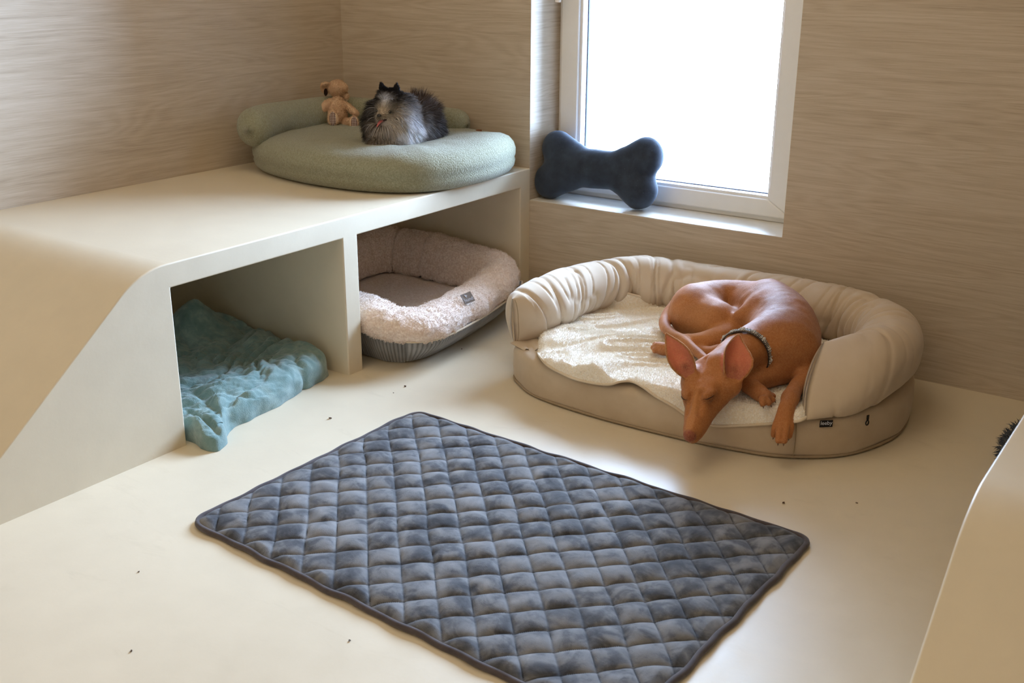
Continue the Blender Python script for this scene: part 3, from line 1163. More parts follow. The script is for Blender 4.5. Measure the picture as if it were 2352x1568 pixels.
def round_tube(pts, n, seg, seed, amp=0.003, endr=None):
    """soft roll with domed ends; pts rows x y z r"""
    p = catmull(np.asarray(pts, float), n)
    L = np.concatenate([[0], np.cumsum(np.linalg.norm(np.diff(p[:, :3], axis=0), axis=1))])
    tot = L[-1]
    r = p[:, 3]
    d = np.minimum(L, tot - L)
    k = np.clip(d / r, 0, 1)
    rr = r * np.sqrt(np.maximum(1 - (1 - k) ** 2, 0.0004))
    V, F = tube(p[:, :3], rr, seg)
    V = V + amp * np.stack([vnoise(V, 14, seed), vnoise(V, 14, seed + 1), vnoise(V, 14, seed + 2)], 1)
    return V, F


V, F = round_tube([(0.155, -0.585, 0.556, 0.058), (0.115, -0.48, 0.558, 0.058), (0.08, -0.33, 0.557, 0.056), (0.08, -0.16, 0.555, 0.053), (0.13, -0.085, 0.553, 0.05), (0.25, -0.064, 0.55, 0.048), (0.42, -0.062, 0.55, 0.047), (0.578, -0.066, 0.552, 0.046)], 150, 40, 3)
mk('bolster', V, F, M_sage, sb)
Vt, Ft = plate(at(1100, 303, 0.538), (0.85, 0.52, 0), (0, 0, 1), 0.018, 0.014, 0.0014, 6, 4, 0.002)
lt = mk('side_tab', Vt, Ft, M_leather, sb, smooth=False)
lt['label'] = 'small tan leather tab'

# ------------------------------------------------------------------ blush plush bed in the niche
RIM = catmull([(0.85, -0.668, 0.103), (0.862, -0.58, 0.103), (0.838, -0.38, 0.106), (0.80, -0.2, 0.118), (0.735, -0.135, 0.126), (0.6, -0.125, 0.129), (0.45, -0.122, 0.134), (0.33, -0.13, 0.138), (0.272, -0.2, 0.14), (0.27, -0.4, 0.135), (0.272, -0.6, 0.125), (0.33, -0.695, 0.13), (0.5, -0.712, 0.133), (0.7, -0.716, 0.13), (0.795, -0.712, 0.115)], 460, True)
pb = thing('plush_pet_bed', (0.56, -0.42, 0), 'blush plush pet bed with grey corduroy sides inside the right niche', 'pet bed')


def plush():
    n, seg = len(RIM), 56
    tt = frames(RIM, True)
    s = np.cross(tt, [0, 0, 1.0]); s /= np.linalg.norm(s, axis=1)[:, None]
    cen = RIM[:, :2].mean(0)
    if ((RIM[:, :2] - cen) * s[:, :2]).sum() < 0:
        s = -s
    a = np.linspace(0, 2 * np.pi, seg, endpoint=False)
    near = np.clip((RIM[:, 0] - 0.5) / 0.3, 0, 1) * np.clip((-RIM[:, 1] - 0.1) / 0.2, 0, 1)
    front = np.clip((-0.6 - RIM[:, 1]) / 0.1, 0, 1)
    near = np.maximum(near, front)
    rx = 0.055 + 0.014 * near
    rz = 0.060 - 0.016 * near - 0.006 * front
    rxo = np.where(front[:, None] * (RIM[:, 0] < 0.8)[:, None] > 0, 0.8, 1.0)
    X = np.cos(a)[None] * rx[:, None]
    Z = np.sin(a)[None] * rz[:, None]
    X = np.where(np.cos(a)[None] > 0, X * rxo, X)
    li = np.clip(-np.cos(a), 0, 1)[None] * np.clip(-np.sin(a) + 0.25, 0, 1)[None]
    X = X - 0.03 * li
    Z = Z - 0.045 * li
    V = RIM[:, None, :] + s[:, None, :] * X[..., None] + np.array([0, 0, 1.0]) * Z[..., None]
    nrm = s[:, None, :] * np.cos(a)[None, :, None] + np.array([0, 0, 1.0]) * np.sin(a)[None, :, None]
    q = V
    qq = q + 0.02 * np.stack([vnoise(q, 25, 11), vnoise(q, 25, 12), vnoise(q, 25, 13)], -1)
    d = 0.010 * vnoise(q, 11, 2) + 0.0045 * np.exp(-(vnoise(qq, 45, 4) / 0.2) ** 2) + 0.002 * vnoise(qq, 110, 6)
    L = np.concatenate([[0], np.cumsum(np.linalg.norm(np.diff(RIM, axis=0), axis=1))])
    for (cx, cy) in ((0.34, -0.125), (0.47, -0.122), (0.272, -0.5), (0.84, -0.42)):
        k = int(np.argmin(np.hypot(RIM[:, 0] - cx, RIM[:, 1] - cy)))
        dd = np.abs(L - L[k]); dd = np.minimum(dd, L[-1] - dd)
        d -= (0.011 * np.exp(-(dd / 0.007) ** 2))[:, None] * (0.35 if cx > 0.8 else 1)
    V = V + nrm * d[..., None]
    V[..., 1] = np.clip(V[..., 1], -0.787, -0.057)
    G = V
    F = grid_faces(n, seg, True, True)
    rim = mk('plush_rim', V.reshape(-1, 3), F[:, ::-1] if False else F, M_plush, pb)
    # corduroy wall: real ribs; darker backing and groove shade put into vertex colour
    m_ = 2400
    path = catmull(RIM, m_, True)
    tt = frames(path, True)
    s2 = np.cross(tt, [0, 0, 1.0]); s2 /= np.linalg.norm(s2, axis=1)[:, None]
    if ((path[:, :2] - cen) * s2[:, :2]).sum() < 0:
        s2 = -s2
    Lp = np.concatenate([[0], np.cumsum(np.linalg.norm(np.diff(path, axis=0), axis=1))])
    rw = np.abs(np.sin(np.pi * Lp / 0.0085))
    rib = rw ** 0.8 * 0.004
    rows = []
    fr_ = np.where(path[:, 1] < -0.69, 0.5, 1.0) * np.where((path[:, 0] < 0.78) & (path[:, 1] > -0.2), 0.7, 1.0)
    for off, zz in ((-0.03, 0.0), (-0.012, 0.002), (0.0, 0.01), (0.014, 0.025), (0.034, 0.045), (0.052, 0.068), (0.062, 0.09), (0.052, 0.1)):
        top = path[:, 2] - 0.018
        zcol = zz / 0.1 * top
        w = np.column_stack([path[:, :2] + s2[:, :2] * (off * fr_ + rib)[:, None] + 0.003 * np.stack([vnoise(path, 20, 3), vnoise(path, 20, 4)], 1) * (1 - zz * 8), np.maximum(zcol + (0.002 * vnoise(path, 25, 7) if 0 < zz < 0.09 else 0), 0)])
        w[:, 1] = np.clip(w[:, 1], -0.789, -0.055)
        rows.append(w)
    V2 = np.vstack(rows)
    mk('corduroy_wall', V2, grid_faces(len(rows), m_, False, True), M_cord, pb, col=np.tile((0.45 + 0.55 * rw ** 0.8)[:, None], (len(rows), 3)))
    # light piping where plush meets corduroy
    Vp, Fp = tube(np.column_stack([path[::5, :2] + s2[::5, :2] * (0.064 * fr_[::5])[:, None], path[::5, 2] - 0.024]), 0.003, 6, True)
    Vp[:, 1] = np.clip(Vp[:, 1], -0.79, -0.054)
    mk('seam_piping', Vp, Fp, M_piping, pb)
    inner = np.column_stack([RIM[:, :2] - s[:, :2] * 0.005])[::3]
    def zz(V):
        V = V.copy()
        V[:, 2] += 0.006 * vnoise(V, 12, 3) + 0.002 * vnoise(V, 50, 5)
        return V
    loft(inner, [(0.0, 0.01), (0.0, 0.04), (-0.03, 0.052), (-0.09, 0.066)], 'inner_cushion', M_plushfl, pb, zadd=zz)
    # soft pile standing off the rim
    Vr = G.reshape(-1, 3)
    P_, N_ = scatter(Vr, F, 32000)
    c_ = RIM[:, :3].mean(0)
    k_ = np.array([int(i) for i in np.argmin(np.hypot(P_[:, 0][:, None] - RIM[::10, 0][None], P_[:, 1][:, None] - RIM[::10, 1][None]), 1)]) * 10
    outw = P_ - RIM[k_]
    N_ = np.where(((N_ * outw).sum(1) < 0)[:, None], -N_, N_)
    sw = np.stack([vnoise(P_, 30, 3), vnoise(P_, 30, 4), vnoise(P_, 30, 5)], 1)
    d0 = N_ + sw * 1.0 + RNG.normal(size=N_.shape) * 0.25
    d1 = N_ * 0.1 + sw * 1.6 + RNG.normal(size=N_.shape) * 0.3
    Vh, Fh, _ = hairs(P_ - N_ * 0.001, d0, d1, RNG.uniform(0.004, 0.0075, len(P_)), 0.0017, 2)
    mk('plush_pile', Vh, Fh, M_plush_h, rim)['kind'] = 'stuff'


M_plush_h = fabric('blush_pile', lin(238, 218, 204), lin(250, 238, 228), 40.0, 600, 0.0, sheen=0.0)
plush()
lc = at(1074, 684, 0.149)
vx = np.array([0.33, 0.93, 0.17]); vx /= np.linalg.norm(vx)
nrm = np.array([0.72, -0.45, 0.66]); nrm -= vx * (nrm @ vx); nrm /= np.linalg.norm(nrm)
vy = np.cross(nrm, vx)
Vt, Ft = plate(lc, vx, vy, 0.034, 0.030, 0.0014, 6, 6, 0.001)
tg_ = mk('woven_label', Vt, Ft, M_tagg, pb, smooth=False)
tg_['label'] = 'grey square label'
text_mesh('label_lettering', 'hund', 0.0145, M_white, tg_, lc + nrm * 0.0018 - vy * 0.0055, vx, vy)
em = [(-0.0045, 0.009), (0.004, 0.0045), (0.0005, 0.004), (-0.001, -0.0005), (-0.0025, 0.004)]
Ve = [lc + nrm * 0.0016 + vx * (x_ - 0.002) + vy * (y_ + 0.002) for x_, y_ in em] + [lc + nrm * 0.0008 + vx * (x_ - 0.002) + vy * (y_ + 0.002) for x_, y_ in em]
mk('label_emblem', Ve, [[0, 1, 2, 3, 4], [9, 8, 7, 6, 5]] + [[i, i + 5, (i + 1) % 5 + 5, (i + 1) % 5] for i in range(5)], M_white, tg_, smooth=False)

# ------------------------------------------------------------------ teal blanket in the left niche
tb = catmull([(0.772, -1.366, 0), (0.80, -1.372, 0), (0.835, -1.378, 0), (0.858, -1.362, 0), (0.845, -1.325, 0), (0.812, -1.30, 0), (0.79, -1.262, 0), (0.785, -1.2, 0), (0.776, -1.1, 0), (0.757, -1.01, 0), (0.747, -0.995, 0), (0.75, -0.97, 0), (0.742, -0.91, 0), (0.71, -0.868, 0), (0.6, -0.858, 0), (0.4, -0.86, 0), (0.27, -0.88, 0), (0.2, -0.96, 0), (0.17, -1.1, 0), (0.2, -1.3, 0), (0.33, -1.366, 0), (0.55, -1.37, 0), (0.7, -1.37, 0)], 420, True)


def teal():
    c = np.array([0.5, -1.12])
    nr_ = 150
    rho = np.linspace(0.003, 1, nr_)
    r = rho[None, :]
    b = tb[:, None, :]
    rr = np.sin(r * np.pi / 2) ** 0.9
    x = c[0] + (b[..., 0] - c[0]) * rr
    y = c[1] + (b[..., 1] - c[1]) * rr
    q = np.stack([x, y, 0 * x], -1)
    w = q + 0.045 * np.stack([vnoise(q, 6, 3), vnoise(q, 6, 4), 0 * x], -1)
    ridg = lambda g, s_: np.exp(-(vnoise(g, 1.0, s_) / 0.22) ** 2)
    g1 = np.stack([w[..., 0] * 8 + w[..., 1] * 4, w[..., 1] * 9 - w[..., 0] * 4, 0 * x], -1)
    g2 = np.stack([w[..., 0] * 30 + w[..., 1] * 10, w[..., 1] * 17 - w[..., 0] * 6, 0 * x], -1)
    g3 = np.stack([w[..., 0] * 60 - w[..., 1] * 25, w[..., 1] * 30, 0 * x], -1)
    edge = np.sqrt(np.clip(1 - r ** 5, 0, 1))
    ab = lambda g, s_: np.abs(vnoise(g, 1.0, s_))
    h = 0.052 + 0.030 * ab(g1, 5)
    h = h + 0.075 * np.exp(-(((x - 0.36) / 0.055) ** 2 + ((y + 1.0) / 0.08) ** 2)) + 0.03 * np.clip((0.62 - x) / 0.3, 0, 1)
    h = h + 0.022 * np.exp(-(((x - 0.69) / 0.1) ** 2 + ((y + 0.92) / 0.06) ** 2))
    h = h - 0.014 * np.exp(-((y + 1.285 + 0.25 * (x - 0.75)) / 0.012) ** 2) * np.clip((x - 0.62) / 0.1, 0, 1) - 0.022 * np.clip((x - 0.78) / 0.06, 0, 1)
    h = h - 0.012 * np.exp(-((y + 1.335 + 0.12 * (x - 0.75)) / 0.007) ** 2) * np.clip((x - 0.68) / 0.08, 0, 1)
    amp = np.clip((x - 0.2) / 0.4, 0.35, 1)
    h = h + amp * (0.016 * ab(g2, 7) + 0.008 * ab(g3, 9)) + 0.001 * vnoise(q, 150, 3)
    z = np.maximum(h * edge, 0.001 * (1 - r) + 0.0005)
    V = np.stack([x, y, z], -1)
    out = 0.006 * vnoise(np.stack([x * 30, y * 30, z * 30], -1), 1.0, 4) * (1 - (r - 0.9) ** 2 * 0) * (r > 0.7)
    V[..., 0] += out
    V[..., 1] = np.clip(V[..., 1], -1.377, -0.853)
    F = grid_faces(len(tb), nr_, True, False)
    th = thing('teal_blanket', (0.5, -1.12, 0), 'crumpled teal fleece blanket lying in the left niche', 'blanket')
    mk('fleece', V.reshape(-1, 3), F[:, ::-1], M_teal, th)


teal()

# ------------------------------------------------------------------ plush bone on the sill
t = NT('navy_velour')
p = t.pos()
c = t.ramp(t.noise(p, 18.0, 4, 0.6), [(0.35, lin(46, 52, 62)), (0.65, lin(60, 68, 80))])
lint = t.ramp(t.noise(p, 330.0, 1), [(0.77, (0, 0, 0)), (0.79, (0.5, 0.5, 0.5))])
c = t.mix(lint, c, lin(140, 148, 158))
t.bump(t.noise(p, 900.0, 2), 0.3, 0.001)
M_navy = t.set(c, 0.85, 0.08, sheen=0.3, sheen_tint=lin(180, 190, 205))


def bone():
    Y = 0.075
    def py(u, v, y):
        d = FWD + RGT * (u - 1176.0) / FPX - UPV * (v - 784.0) / FPX
        return CAM + d * ((y - CAM[1]) / d[1])
    tl, tr_, bl, br = py(1283, 347, 0.085), py(1484, 365, 0.082), py(1266, 423, 0.06), py(1468, 444, 0.064)
    s = Sdf((0.74, 0.0, ZS - 0.01), (1.27, 0.16, 0.58), 0.004)
    ax = (0, 1, 0)
    ml, mr = (tl + bl) / 2 + np.array([0.03, 0, 0]), (tr_ + br) / 2 - np.array([0.02, 0, 0])
    s.cap(ml, mr, 0.061, 0.058, 0.02, flat=ax, fl=0.75)
    for c_, r_ in ((tl, 0.0545), (tr_, 0.056), (bl, 0.056), (br, 0.057)):
        s.cap(c_, c_ * 0.62 + (ml + mr) / 2 * 0.38, r_, 0.044, 0.013, flat=ax, fl=0.85)
    # stitched dimple in the shaft
    d0 = py(1345, 375, 0.0)
    s.cap(d0 + np.array([0.006, 0.012, 0.03]), d0 + np.array([0.0, 0.012, -0.035]), 0.004, 0.003, 0.018, 'cut')
    V, Q = s.mesh(3)
    V = V + 0.0022 * np.stack([vnoise(V, 20, 1), vnoise(V, 20, 2), vnoise(V, 20, 3)], 1)
    V[:, 2] += ZS + 0.0012 - V[:, 2].min()
    V[:, 0] = np.maximum(V[:, 0], W0 + 0.002)
    V[:, 1] = np.minimum(V[:, 1], 0.146)
    th = thing('plush_bone', (1.0, 0.06, ZS + 0.001), 'dark navy plush bone leaning on the window sill', 'dog toy')
    mk('bone_body', V, Q, M_navy, th)
    # side seam round the edge
    cen = V.mean(0)
    an = np.linspace(0, 2 * np.pi, 160, endpoint=False)


bone()

# ------------------------------------------------------------------ shaggy bed in the right niche
M_shag = fabric('charcoal_shag', lin(44, 50, 60), lin(70, 78, 90), 60.0, 400, 0.0)


def shag():
    o = catmull([(2.38, -0.19), (2.308, -0.29), (2.302, -0.40), (2.345, -0.53), (2.45, -0.66), (2.7, -0.74), (2.9, -0.66), (2.93, -0.4), (2.88, -0.16), (2.65, -0.1), (2.5, -0.12)], 120, True)
    th = thing('shaggy_pet_bed', (2.6, -0.42, 0), 'dark charcoal shaggy pet bed peeking out behind the right bench', 'pet bed')
    ob = loft(o, [(-0.02, 0), (0.0, 0.01), (0.008, 0.03), (0.0, 0.05), (-0.03, 0.065), (-0.08, 0.07)], 'cushion', M_shag, th)
    me = ob.data
    V = np.array([v.co for v in me.vertices]) + np.array(wloc(th))
    Q = np.array([list(p.vertices) for p in me.polygons if len(p.vertices) == 4])
    P_, N_ = scatter(V, Q, 9000)
    c_ = np.array([2.62, -0.42, 0.02])
    N_ = np.where((((P_ - c_) * N_).sum(1) < 0)[:, None], -N_, N_)
    d0 = N_ + RNG.normal(size=N_.shape) * 0.35
    d1 = N_ * 0.6 + np.array([0, 0, -0.35]) + RNG.normal(size=N_.shape) * 0.4
    Vh, Fh, _ = hairs(P_, d0, d1, RNG.uniform(0.010, 0.02, len(P_)), 0.003, 3)
    Vh[:, 2] = np.maximum(Vh[:, 2], 0.001)
    mk('shag_pile', Vh, Fh, M_shag, th)['kind'] = 'stuff'


shag()

# ------------------------------------------------------------------ crumbs on the floor
M_crumb = plain('brown_crumb', lin(92, 70, 54), 0.8)
cr = [(929, 887, 'brown crumb on the floor before the divider of the bench', 0.0045), (757, 961, 'curled brown crumb on the floor near the blanket and mat', 0.005), (1799, 1155, 'dark crumb on the floor below the front of the big bed', 0.004), (1967, 1155, 'pale brown crumb on the floor near the right bench', 0.003), (319, 1313, 'tiny reddish crumb on the floor left of the mat', 0.0028), (903, 902, 'speck by the teal blanket nearest the plush bed', 0.0022), (1060, 801, 'speck on the floor in front of the plush bed', 0.0025), (802, 1470, 'speck on the floor at the bottom edge below the mat', 0.003), (303, 1495, 'grey speck on the floor at the lower left', 0.003)]
for k, (u_, v_, lb, sz) in enumerate(cr):
    p_ = at(u_, v_, 0.001)
    rg = np.random.default_rng(50 + k)
    a_ = rg.uniform(0, 6.28)
    pth = [p_ + np.array([math.cos(a_ + q * 1.2) * sz * q, math.sin(a_ + q * 1.2) * sz * q, 0.0006 + 0.0005 * (1 - q * q)]) for q in np.linspace(-1, 1, 7)]
    Vc, Fc = tube(pth, np.array([0.25, 0.6, 0.9, 1, 0.8, 0.6, 0.2]) * sz * 0.3, 7)
    Vc = Vc + sz * 0.12 * rg.normal(size=Vc.shape)
    Vc[:, 2] += 0.0003 - Vc[:, 2].min()
    setp(mk('crumb', Vc, Fc, M_crumb), lb, 'crumb', 'crumbs on the floor')

# ------------------------------------------------------------------ sleeping red hound
def A4(u, v, z, r):
    return np.append(at(u, v, z), r)


def hound():
    th = thing('sleeping_hound', (1.68, -0.42, 0.121), 'slim red-brown hound curled up asleep in the big beige bed', 'dog')
    s = Sdf((1.38, -0.93, 0.02), (2.0, -0.14, 0.36), 0.0027)
    # trunk, curled round to the right
    s.chain([A4(1600, 708, .186, .066), A4(1655, 694, .192, .059), A4(1712, 699, .194, .062), A4(1768, 722, .2, .079), A4(1798, 758, .2, .083), A4(1793, 802, .188, .076)], .03, n=40)
    s.ell(at(1608, 722, .165), (.075, .07, .058), .03)
    s.chain([A4(1755, 735, .165, .07), A4(1790, 790, .165, .066)], .03)
    # neck
    s.chain([A4(1790, 785, .2, .07), A4(1752, 792, .2, .06), A4(1715, 806, .197, .0515), A4(1684, 826, .19, .046), A4(1658, 848, .182, .042)], .025, n=30)
    # shoulder blade and upper arm, elbow, forearm, hanging paw
    s.chain([A4(1826, 775, .2, .05), A4(1832, 812, .18, .05), A4(1866, 846, .148, .034)], .03)
    s.chain([A4(1866, 846, .148, .032), A4(1850, 870, .144, .0235), A4(1828, 891, .14, .0185), A4(1815, 915, .132, .017)], .016, n=24)
    s.chain([A4(1815, 912, .133, .0165), A4(1808, 935, .122, .0185), A4(1801, 962, .1, .019), A4(1798, 978, .088, .0165)], .012, flat=FWD, fl=.75, n=20)
    toes = []
    for du, r_, ln in ((-18, .0078, -5), (-7, .0086, 7), (6, .0086, 8), (18, .0078, -3)):
        a_, b_, c_ = A4(1802 + du * .7, 958, .103, r_ * .9), A4(1798 + du * 1.0, 985 + ln * .5, .083, r_), A4(1795 + du, 1004 + ln, .065, r_ * .88)
        s.chain([a_, b_, c_], .004, n=10)
        toes.append((b_[:3], c_[:3], r_))
    for du in (-13, 0, 12):
        s.chain([A4(1801 + du * .75, 966, .108, .0012), A4(1798 + du, 990, .089, .0016), A4(1796 + du, 1003, .078, .0016)], .004, 'cut')
    # far front leg folded under the chest, paw showing beside the cheek
    s.chain([A4(1790, 850, .15, .034), A4(1745, 872, .146, .023), A4(1722, 886, .143, .02), A4(1742, 900, .14, .019), A4(1756, 910, .136, .017)], .014)
    for k, (u_, v_) in enumerate(((1775, 909), (1774, 918), (1766, 925), (1752, 927))):
        b_ = A4(1748 + (u_ - 1748) * .55, 903 + (v_ - 903) * .55, .139, .0082)
        c_ = A4(u_, v_, .132, .0072)
        s.chain([b_, c_], .005)
        toes.append((b_[:3], c_[:3], .008))
    # thigh, shank, hind paw
    s.chain([A4(1598, 722, .178, .062), A4(1645, 740, .176, .056), A4(1686, 752, .168, .043)], .02)
    s.chain([A4(1690, 764, .162, .036), A4(1650, 779, .156, .032), A4(1610, 786, .15, .0255), A4(1578, 787, .144, .021)], .012, n=24)
    s.chain([A4(1578, 787, .143, .02), A4(1553, 797, .139, .0155), A4(1530, 801, .138, .0165), A4(1513, 799, .136, .0155)], .008, n=20)
    for du, dv in ((-7, -6), (-11, 1), (-8, 8)):
        s.chain([A4(1516, 800, .137, .009), A4(1512 + du, 797 + dv, .134, .0078)], .004)
    s.chain([A4(1672, 806, .145, .022), A4(1632, 812, .14, .018), A4(1600, 806, .136, .015)], .008)
    # waist hollow, scapula, haunch line and knee crease
    s.ell(at(1712, 690, .268), (.03, .03, .02), .03, 'cut')
    s.chain([A4(1770, 672, .245, .03), A4(1822, 725, .24, .034), A4(1838, 785, .212, .03)], .03)
    s.chain([A4(1700, 722, .215, .012), A4(1760, 690, .25, .014)], .03)
    s.cap(at(1694, 690, .235), at(1702, 735, .20), .004, .004, .014, 'cut')
    
    # tail
    s.chain([A4(1552, 700, .175, .018), A4(1532, 725, .157, .016), A4(1527, 748, .15, .0145), A4(1545, 768, .152, .0135), A4(1572, 783, .156, .013), A4(1598, 806, .15, .012), A4(1628, 830, .145, .0105), A4(1660, 848, .14, .008)], .006, n=50)
    # head in its own frame
    O, N = at(1638, 836, .178), at(1578, 994, .098)
    f = unit(N - O)
    L = np.linalg.norm(N - O) / 0.215
    u = -FWD * .70 + UPV * .42 - RGT * .42
    u = unit(u - f * (u @ f))
    l = np.cross(u, f)           # dog's left = viewer's right
    M = np.stack([f, l, u], 1)
    if l @ RGT < 0:
        l = -l
    W_ = 1.0
    hp = lambda x, y, z: O + L * f * x + W_ * (l * y + u * z)
    hr = lambda r: r * W_
    q = lambda x, y, z, r: np.append(hp(x, y, z), hr(r))
    Mh = np.stack([f, l, u], 1)
    s.ell(hp(.048, 0, -.008), np.array((.066, .049, .044)) * L, .02, M=Mh)
    s.chain([q(.075, 0, -.008, .042), q(.11, 0, -.006, .033), q(.15, 0, -.01, .0245), q(.185, 0, -.013, .0185), q(.207, 0, -.013, .0142)], .02)
    s.chain([q(.055, 0, -.045, .036), q(.10, 0, -.042, .026), q(.15, 0, -.036, .018), q(.197, 0, -.031, .0125)], .014)
    for sg in (-1, 1):
        s.chain([q(.045, .034 * sg, -.026, .026), q(.085, .033 * sg, -.022, .02), q(.12, .02 * sg, -.024, .016), q(.185, .008 * sg, -.026, .0125)], .014)
        s.chain([q(.07, .036 * sg, .006, .014), q(.092, .027 * sg, .017, .0135), q(.108, .018 * sg, .016, .011)], .016)       # brow
        s.ell(hp(.103, .031 * sg, .003), np.array((.014, .009, .0095)) * L, .008, M=Mh)                                     # eyelid
        s.cap(hp(.125, .0285 * sg, -.027), hp(.196, .0175 * sg, -.0255), .001 * L, .0009 * L, .004, 'cut')                  # lip line
        s.cap(hp(.12, .012 * sg, .022), hp(.165, .014 * sg, .006), .003 * L, .002 * L, .012, 'cut')                        # hollow beside the bridge
    eyes = []
    for (u_, v_) in ((1618, 920), (1624, 918), (1630, 914), (1637, 909)):
        d_ = FWD + RGT * (u_ - 1176.0) / FPX - UPV * (v_ - 784.0) / FPX
        e_ = s.hit(CAM, unit(d_), 1.8, 2.8)
        if e_ is not None:
            r_ = e_ - O
            eyes.append((r_ @ f, r_ @ l, r_ @ u))
    eyel = []
    for sg in (1, -1):
        pe = np.array([O + f * x_ + l * (y_ * sg) + u * z_ for x_, y_, z_ in eyes])
        eyel.append(pe)
        s.chain(np.column_stack([pe + u * .001, [.004, .0065, .0065, .004][:len(pe)]]), .008)      # closed lid
        s.chain(np.column_stack([pe + u * .009 - f * .006 + l * sg * .002, [.004] * len(pe)]), .012)
    s.cap(hp(.03, 0, .043), hp(.085, 0, .036), .003, .002, .012, 'cut')
    s.ell(hp(.2105, 0, -.0095), np.array((.0085, .0095, .0078)) * L, .004, M=Mh)
    for sg in (-1, 1):
        s.cap(hp(.2215, .006 * sg, -.006), hp(.214, .011 * sg, -.008), .0024, .0016, .002, 'cut')
    # ears: upright cupped leaves opening to the front
    inner = []
    for (bu, bv, tu, tv, dep_, wsc, faceR, lift) in ((1584, 858, 1533, 765, .03, .95, -.25, .005), (1680, 868, 1703, 766, .03, 1.2, .10, .007)):
        dr = unit(FWD + RGT * (bu - 1176.0) / FPX - UPV * (bv - 784.0) / FPX)
        b0 = s.hit(CAM, dr, 1.8, 2.8) - dr * lift
        dpt = (b0 - CAM) @ FWD
        tip = b0 + RGT * ((tu - bu) / FPX * dpt) - UPV * ((tv - bv) / FPX * dpt) + FWD * dep_
        ax = unit(tip - b0)
        ln = np.linalg.norm(tip - b0)
        face = -FWD + RGT * faceR + UPV * .1
        face = unit(face - ax * (face @ ax))
        prof = [(-.06, .015), (.08, .0225), (.25, .0275), (.42, .0275), (.58, .0235), (.74, .0165), (.88, .0085), (1.0, .001)]
        prof = [(t_, r_ * wsc) for t_, r_ in prof]
        s.leaf(b0, ax, face, ln, prof, 30.0, .003, .005)
        s.cap(b0 - ax * .012 - face * .012, b0 + ax * .022 - face * .010, .024 * wsc, .015 * wsc, .014)
        inner.append((np.array([np.append(b0 + ax * ln * t_, r_) for t_, r_ in prof]), face, ax, b0, ln))
    V, Q = s.mesh(2)
    Nn = vnormals(V, Q)
    if ((Nn * (V - np.array([1.7, -.4, .15]))).sum(1)).mean() < 0:
        Q = Q[:, ::-1]
        Nn = -Nn
    # coat colours
    base, dark, pale = np.array(lin(162, 102, 58)), np.array(lin(118, 73, 46)), np.array(lin(196, 140, 86))
    n1 = fbm(V, 14, 3, 2)
    c = base + (n1[:, None] * .7 + .0) * (base - dark)
    sp_ = np.clip((V[:, 2] - .22) / .05, 0, 1)[:, None] * np.clip((V[:, 0] - 1.66) / .08, 0, 1)[:, None] * .55
    c = c * (1 - sp_) + dark * sp_
    rump = np.exp(-((V - at(1600, 760, .17)) ** 2).sum(1) / .07 ** 2)[:, None] * .5
    c = c * (1 - rump) + pale * rump
    H_ = V - O
    hx, hy, hz = H_ @ f / L, H_ @ l, H_ @ u
    hd = ((hx > -.02) & (hx < .24) & (np.abs(hy) < .07) & (np.abs(hz) < .09))
    k = (hd * np.clip((hx - .02) / .1, 0, 1) * .5)[:, None]
    c = c * (1 - k) + np.array(lin(152, 94, 50)) * k
    bl = (hd & (np.abs(hy) < .009) & (hz > 0)) * np.clip((hx - .1) / .03, 0, 1) * .25
    c = c * (1 - bl[:, None]) + pale * bl[:, None]
    ns = (hd * np.clip((hx - .2045) / .006, 0, 1) * np.clip((hz + .028) / .008, 0, 1))[:, None]
    c = c * (1 - ns) + np.array(lin(136, 72, 56)) * ns
    for sg in (-1, 1):
        for e_ in catmull(np.array(eyel[0 if sg > 0 else 1]), 14):
            w_ = np.exp(-((V - e_) ** 2).sum(1) / .008 ** 2)[:, None] * .22
            c = c * (1 - w_) + np.array(lin(96, 54, 32)) * w_
        for t_ in np.linspace(0, 1, 14):
            e_ = hp(.125 + .071 * t_, (.0285 - .011 * t_) * sg, -.027 + .0015 * t_)
            w_ = np.exp(-((V - e_) ** 2).sum(1) / .002 ** 2)[:, None] * .5
            c = c * (1 - w_) + np.array(lin(84, 46, 32)) * w_
        w_ = np.exp(-((V - hp(.2215, .006 * sg, -.006)) ** 2).sum(1) / .003 ** 2)[:, None] * .8
        c = c * (1 - w_) + np.array(lin(70, 30, 26)) * w_
    for pts, face, ax, b0, ln in inner:
        d_ = V - b0
        t_ = (d_ @ ax) / ln
        rr = np.interp(t_, (pts[:, :3] - b0) @ ax / ln, pts[:, 3])
        off = d_ - (d_ @ ax)[:, None] * ax
        fz = off @ face
        side = np.linalg.norm(off - fz[:, None] * face, axis=1)
        ins_ = np.clip((rr - .002 - side) / .003, 0, 1) * ((t_ > -.05) & (t_ < .97)) * np.clip(((Nn @ face) - .1) / .3, 0, 1) * (fz > -.012) * (fz < .03)
        tint = np.array(lin(198, 112, 86)) * (1 - np.clip(.45 - t_, 0, .45)[:, None] * .9)
        c = c * (1 - ins_[:, None]) + tint * ins_[:, None]
        hole = np.exp(-((V - (b0 + ax * .016 + face * .001)) ** 2).sum(1) / .009 ** 2)[:, None] * ins_[:, None] * .8
        c = c * (1 - hole) + np.array(lin(70, 34, 28)) * hole
    fine = (vnoise(V * np.array([1, 1, 1]), 240, 3) * .05)[:, None]
    c = np.clip(c * (1 + fine), 0, 1)
    V = V + Nn * (0.0007 * vnoise(V, 60, 2))[:, None]
    t = NT('red_short_coat')
    a_ = t.n('ShaderNodeAttribute', attribute_name='col')
    hn = t.noise(t.pos((1, 1, 1)), 300.0, 3, 0.6, 1.0)
    cc = t.mix(t.ramp(hn, [(0.4, (0, 0, 0)), (0.62, (0.22, 0.22, 0.22))]), a_.outputs['Color'], lin(214, 160, 108))
    t.bump(hn, 0.4, 0.0015)
